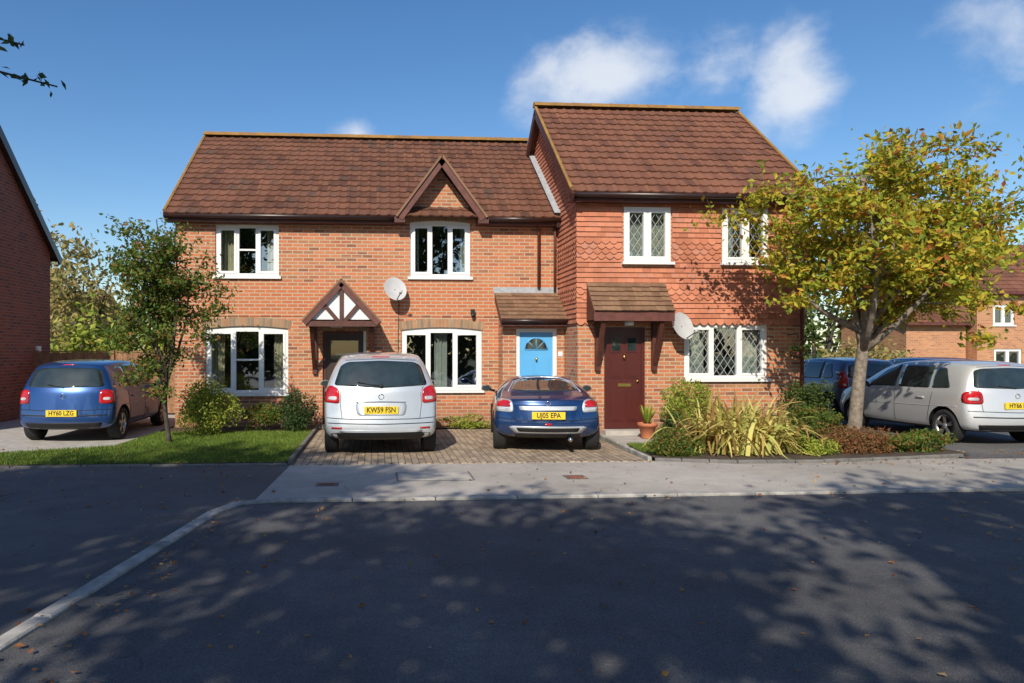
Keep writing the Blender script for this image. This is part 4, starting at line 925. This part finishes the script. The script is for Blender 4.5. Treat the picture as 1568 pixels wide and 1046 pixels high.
ST = [(0.0, .27, 1.02, 1.50, .85, .84, .62), (.30, .23, 1.02, 1.565, .89, .88, .66), (.85, .21, 1.00, 1.60, .90, .88, .67), (1.5, .20, .98, 1.61, .90, .88, .67),
      (2.2, .20, .96, 1.60, .90, .87, .66), (2.7, .20, .95, 1.48, .90, .87, .65), (3.25, .21, .93, 1.08, .88, .83, .67), (3.65, .22, .88, .95, .85, .79, .62), (4.0, .25, .74, .78, .76, .70, .52)]
rear = [(.2, .10), (.33, .02), (.48, 0.0), (.60, .01), (.64, .06), (.9, .08), (1.02, .11), (1.4, .27), (1.55, .40)]
def ex_silver(patch, line, mir, DM, cast):
    line('rear', [(-.84, .60), (-.5, .585), (0, .585), (.5, .585), (.84, .60)], r=0.006)
    line('rear', [(-.60, .59), (-.63, .82), (-.62, .98), (-.66, 1.08)]); line('rear', [(.60, .59), (.63, .82), (.62, .98), (.66, 1.08)])
    line('rear', [(-.55, 1.485), (0, 1.51), (.55, 1.485)], r=.006)
    patch('rear', [(-.37, .64), (.37, .64), (.40, .83), (-.40, .83)], 'silver', 0.006)
    line('rear', [(-.38, .84), (0, .85), (.38, .84)], 'chrome', 0.010, 0.004)
    patch('rear', [(-.62, .385), (.62, .385), (.64, .42), (-.64, .42)], 'silver', 0.012, rnd=1)
    patch('rear', [(-.74, .28), (.74, .28), (.78, .36), (.6, .385), (-.6, .385), (-.78, .36)], 'black', 0.004, rnd=1)
    line('rear', [(-.82, .52), (0, .51), (.82, .52)], 'black', 0.007)
    for sg in (-1, 1): patch('rear', [(sg*.76, .43), (sg*.60, .43), (sg*.60, .46), (sg*.76, .46)], 'redlamp', 0.007, rings=2, rnd=0)
    line('rear', [(-.14, 1.535), (.14, 1.535)], 'redlamp', 0.012)
    h, _ = cast('rear', 0, 0.93); badge(DM, h.y-0.008, 0.93, 0.04)
    h, _ = cast('rear', 0, 1.09); h2, _ = cast('rear', -.36, 1.15)
    DM.tube([h+Vector((0, -.02, 0)), h2+Vector((0, -.02, 0))], 0.008, 'black'); DM.tube([h+Vector((0, -.03, 0)), h], 0.03, 'black', 8)
    mirrors(DM, 2.75, 1.0, 1.02, 'silver')
    for ax in ('left', 'right'):
        line(ax, [(1.05, .35), (1.0, .7), (.98, .98)]); line(ax, [(1.95, .3), (1.95, .97)]); line(ax, [(2.95, .3), (2.92, .95)]); line(ax, [(.9, .3), (2.95, .27)])
        line(ax, [(1.2, .83), (1.35, .83)], 'silver', .014, .01); line(ax, [(2.1, .83), (2.25, .83)], 'silver', .014, .01)
ag = [[(.62, 1.08), (.98, 1.06), (1.02, 1.46), (.80, 1.44)], [(1.08, 1.05), (1.88, 1.03), (1.90, 1.49), (1.10, 1.48)], [(1.97, 1.03), (2.90, 1.02), (2.50, 1.37), (2.2, 1.47), (1.99, 1.49)]]
build_car((0.05, 11.0, 0.0), 'silver', ST, rear, .16, (.72, 3.2), .31, [(-.73, 1.10), (0, 1.06), (.73, 1.10), (.63, 1.40), (.52, 1.46), (0, 1.48), (-.52, 1.46), (-.63, 1.40)], ag,
          [([(.64, .82), (.88, .84), (.86, 1.05), (.78, 1.10), (.66, 1.05), (.64, .96)], 'redlamp', .012), ([(.68, .87), (.82, .88), (.80, .93), (.68, .93)], 'clearlamp', .016)], ex_silver,
          windscreen=[(-.62, 1.06), (.62, 1.06), (.5, 1.45), (-.5, 1.45)], plate=(.725, .52, 'KW59 FSN', 0), rotz=R(1))
SC = [(0.0, .26, .78, .86, .80, .77, .62), (.32, .21, .82, .925, .86, .81, .64), (.72, .20, .85, .97, .87, .82, .64), (1.22, .19, .86, 1.14, .87, .82, .58), (1.70, .19, .86, 1.20, .86, .81, .56),
      (2.15, .19, .86, 1.17, .85, .80, .55), (2.75, .19, .85, .94, .85, .79, .64), (3.3, .20, .77, .84, .83, .73, .60), (3.75, .24, .60, .64, .72, .64, .50)]
rearc = [(.2, .12), (.32, .03), (.44, 0.0), (.55, .01), (.60, .04), (.78, .06), (.92, .14)]
def ex_coupe(patch, line, mir, DM, cast):
    line('rear', [(-.82, .565), (-.5, .535), (0, .53), (.5, .535), (.82, .565)], r=0.006)
    line('rear', [(-.52, .54), (-.57, .68), (-.54, .83), (0, .86), (.54, .83), (.57, .68), (.52, .54)])
    patch('rear', [(-.44, .69), (.44, .69), (.46, .755), (-.46, .755)], 'silver', 0.012, rnd=1)
    patch('rear', [(-.52, .33), (.52, .33), (.62, .42), (.56, .44), (-.56, .44), (-.62, .42)], 'silver', 0.008, rnd=1)
    patch('rear', [(-.46, .355), (.46, .355), (.50, .415), (-.50, .415)], 'black', 0.014, rnd=1)
    patch('rear', [(-.06, .46), (.06, .46), (.05, .49), (-.05, .49)], 'redlamp', 0.008, rnd=1, rings=2)
    patch('rear', [(-.5, .24), (.5, .24), (.52, .31), (-.52, .31)], 'black', 0.004, rnd=1)
    h, _ = cast('rear', 0, 0.80); badge(DM, h.y-0.008, 0.80, 0.035)
    DM.tube([(.34, -0.02, .24), (.34, .2, .24)], .035, 'chrome', 10)
    mirrors(DM, 2.45, .95, .92, 'blue')
    line('rear', [(-.60, .955), (-.50, 1.10), (-.3, 1.16), (0, 1.175), (.3, 1.16), (.50, 1.10), (.60, .955)], 'silver', 0.009, 0.002)
    for ax in ('left', 'right'):
        line(ax, [(1.25, .3), (1.2, .7), (1.28, .86)]); line(ax, [(2.6, .28), (2.62, .84)]); line(ax, [(1.25, .27), (2.6, .25)]); line(ax, [(1.35, .73), (1.5, .73)], 'chrome', .012, .008)
build_car((2.68, 11.15, 0.0), 'blue', SC, rearc, .22, (.66, 3.0), .30, [(-.56, .975), (0, .955), (.56, .975), (.49, 1.10), (.3, 1.135), (-.3, 1.135), (-.49, 1.10)],
          [[(1.25, .91), (2.45, .90), (2.15, 1.09), (1.75, 1.14), (1.4, 1.10)]],
          [([(.54, .655), (.83, .665), (.82, .82), (.70, .865), (.56, .84)], 'silver', .007), ([(.58, .735), (.81, .74), (.80, .80), (.70, .84), (.59, .825)], 'redlamp', .013), ([(.60, .68), (.79, .69), (.79, .72), (.60, .715)], 'clearlamp', .013)], ex_coupe,
          windscreen=[(-.60, .94), (.60, .94), (.48, 1.13), (-.48, 1.13)], plate=(.615, .52, 'UJ05 EPA', -0.02), rotz=R(-8))
# upright hatchback (cars at left and right)
SH = [(0.0, .25, .93, 1.38, .80, .785, .59), (.28, .22, .93, 1.43, .835, .815, .62), (.85, .20, .92, 1.46, .845, .82, .63), (1.5, .19, .91, 1.465, .845, .82, .63),
      (2.1, .19, .90, 1.44, .845, .82, .62), (2.6, .19, .89, 1.29, .845, .82, .62), (3.1, .20, .87, .98, .84, .79, .65), (3.6, .21, .80, .87, .81, .74, .60), (3.98, .25, .66, .70, .74, .67, .50)]
rearh = [(.2, .08), (.33, .01), (.48, 0.0), (.60, .01), (.64, .05), (.85, .07), (.95, .10), (1.3, .25), (1.42, .34)]
def ex_hatch(body, badge_z=.83):
    def f(patch, line, mir, DM, cast):
        line('rear', [(-.78, .60), (0, .58), (.78, .60)], r=0.006)
        line('rear', [(-.58, .59), (-.60, .85), (-.60, .97)]); line('rear', [(.58, .59), (.60, .85), (.60, .97)]); line('rear', [(-.50, 1.35), (0, 1.375), (.50, 1.35)])
        patch('rear', [(-.62, .28), (.62, .28), (.66, .37), (-.66, .37)], 'black', 0.004, rnd=1)
        line('rear', [(-.72, .50), (0, .49), (.72, .50)], 'black', 0.010)
        h, _ = cast('rear', 0, badge_z); badge(DM, h.y-0.008, badge_z, 0.04)
        h, _ = cast('rear', 0, .99); h2, _ = cast('rear', -.28, 1.04)
        DM.tube([h+Vector((0, -.02, 0)), h2+Vector((0, -.02, 0))], 0.008, 'black')
        line('rear', [(-.11, 1.385), (.11, 1.385)], 'redlamp', 0.011)
        mirrors(DM, 2.65, .93, .97, body)
        for ax in ('left', 'right'):
            line(ax, [(1.08, .35), (1.0, .7), (.96, .9)]); line(ax, [(1.9, .3), (1.9, .9)]); line(ax, [(2.8, .3), (2.8, .88)]); line(ax, [(1.05, .27), (2.85, .25)])
            line(ax, [(1.15, .78), (1.32, .78)], body, .014, .01); line(ax, [(2.02, .78), (2.2, .78)], body, .014, .01); line(ax, [(.4, .66), (1.5, .63), (3.3, .60)], body, .006, .0)
    return f
hg = [[(.58, .98), (1.0, .96), (1.02, 1.34), (.80, 1.33)], [(1.06, .96), (1.84, .95), (1.86, 1.38), (1.08, 1.37)], [(1.92, .95), (2.78, .93), (2.35, 1.27), (2.1, 1.36), (1.94, 1.38)]]
hgr = [(-.66, 1.00), (0, .98), (.66, 1.00), (.57, 1.29), (.45, 1.325), (0, 1.34), (-.45, 1.325), (-.57, 1.29)]
def lamps(z0, z1, inn=.58): return [([(inn, z0), (.82, z0), (.80, z1-.04), (.70, z1), (inn, z1-.02)], 'redlamp', .012), ([(inn+.06, z0+.06), (.77, z0+.06), (.76, z0+.11), (inn+.06, z0+.11)], 'clearlamp', .016)]
ws = [(-.58, .98), (.58, .98), (.48, 1.32), (-.48, 1.32)]
build_car((-5.53, 12.95, 0.0), 'dblue', SH, rearh, .14, (.70, 3.15), .30, hgr, hg, lamps(.70, .95, .60), ex_hatch('dblue'), windscreen=ws, plate=(.54, .52, 'HY60 LZG', 0))
build_car((10.88, 11.45, 0.0), 'silver2', SH, rearh, .16, (.70, 3.15), .30, hgr, hg, lamps(.72, .95, .56), ex_hatch('silver2', .86), windscreen=ws, plate=(.70, .52, 'HY66 FJX', 0))
build_car((11.65, 15.9, 0.0), 'slate', SH, rearh, .16, (.70, 3.15), .30, hgr, hg, lamps(.75, 1.15, .66), ex_hatch('slate'), windscreen=ws, plate=(.54, .52, 'WN08 RKE', 0))
build_car((14.2, 16.2, 0.0), 'dblue', SH, rearh, .16, (.70, 3.15), .30, hgr, hg, lamps(.75, 1.1, .66), ex_hatch('dblue'), windscreen=ws, plate=(.54, .52, 'GL12 TRV', 0))

# ================================================================ SKY / LIGHT
AZ, EL = 200.0, 35.0
w = bpy.data.worlds.new('World'); scene.world = w; w.use_nodes = True; nt = w.node_tree
bg = nt.nodes['Background']; sky = nt.nodes.new('ShaderNodeTexSky'); sky.sky_type = 'NISHITA'; sky.sun_disc = False
sky.sun_elevation = R(EL); sky.sun_rotation = R(AZ); sky.air_density = 1.0; sky.dust_density = 0.5; sky.ozone_density = 2.0
hs = nd(nt, 'ShaderNodeHueSaturation', {}, {'Saturation': 1.26, 'Value': 1.0, 'Hue': 0.503, 'Color': sky.outputs[0]}).outputs[0]
tc = nt.nodes.new('ShaderNodeTexCoord').outputs['Generated']
def cloud(dirv, rx, rz):
    d = Vector(dirv).normalized(); s = nd(nt, 'ShaderNodeVectorMath', {'operation': 'SUBTRACT'}, {0: tc, 1: tuple(d)}).outputs[0]
    s = nd(nt, 'ShaderNodeVectorMath', {'operation': 'MULTIPLY'}, {0: s, 1: (1/rx, 1/rx, 1/rz)}).outputs[0]
    l = nd(nt, 'ShaderNodeVectorMath', {'operation': 'LENGTH'}, {0: s}).outputs['Value']
    return nd(nt, 'ShaderNodeMapRange', {}, {0: l, 1: 0.0, 2: 1.0, 3: 1.0, 4: 0.0}).outputs[0]
ms = [(cloud((.31, .98, .375), .17, .085), 1.1), (cloud((.58, .96, .365), .075, .12), 1.0), (cloud((-.03, 1, .30), .06, .04), 1.0), (cloud((.85, .92, .42), .10, .10), .75), (cloud((.46, .97, .40), .09, .06), .75)]
tot = None
for s_, k in ms:
    v = math_(nt, 'MULTIPLY', s_, k); tot = v if tot is None else math_(nt, 'MAXIMUM', tot, v)
nz = nd(nt, 'ShaderNodeTexNoise', {}, {'Vector': nd(nt, 'ShaderNodeVectorMath', {'operation': 'MULTIPLY'}, {0: tc, 1: (1, 1, 1.4)}).outputs[0], 'Scale': 8.0, 'Detail': 8.0, 'Roughness': 0.58, 'Distortion': 0.2}).outputs['Fac']
f = math_(nt, 'ADD', tot, math_(nt, 'MULTIPLY', math_(nt, 'SUBTRACT', nz, 0.5), 2.0))
f = nd(nt, 'ShaderNodeMapRange', {'interpolation_type': 'SMOOTHSTEP'}, {0: f, 1: 0.2, 2: 1.15, 3: 0.0, 4: 0.85}).outputs[0]
f = math_(nt, 'MULTIPLY', f, nd(nt, 'ShaderNodeMapRange', {'interpolation_type': 'SMOOTHSTEP'}, {0: tot, 1: 0.0, 2: 0.35}).outputs[0])
col = mixc(nt, f, hs, (6.2, 6.5, 7.0))
nt.links.new(col, bg.inputs['Color']); bg.inputs['Strength'].default_value = 0.135
sd = bpy.data.lights.new('sun', 'SUN'); sd.energy = 5.0; sd.angle = R(0.55); sd.color = (1.0, 0.92, 0.78)
so = bpy.data.objects.new('sun', sd); scene.collection.objects.link(so)
dirv = Vector((math.sin(R(AZ))*math.cos(R(EL)), math.cos(R(AZ))*math.cos(R(EL)), math.sin(R(EL))))
so.rotation_euler = dirv.to_track_quat('Z', 'Y').to_euler(); so.location = dirv*40
# ================================================================ CAMERA
cam = bpy.data.cameras.new('camera'); cam.lens = 25.25; cam.sensor_width = 36; cam.shift_x = 0.083; cam.shift_y = 0.0083; cam.clip_end = 2000; cam.clip_start = 0.05
co = bpy.data.objects.new('camera', cam); scene.collection.objects.link(co); co.location = (0, 0, 1.65); co.rotation_euler = (R(90), 0, R(-3.9)); scene.camera = co
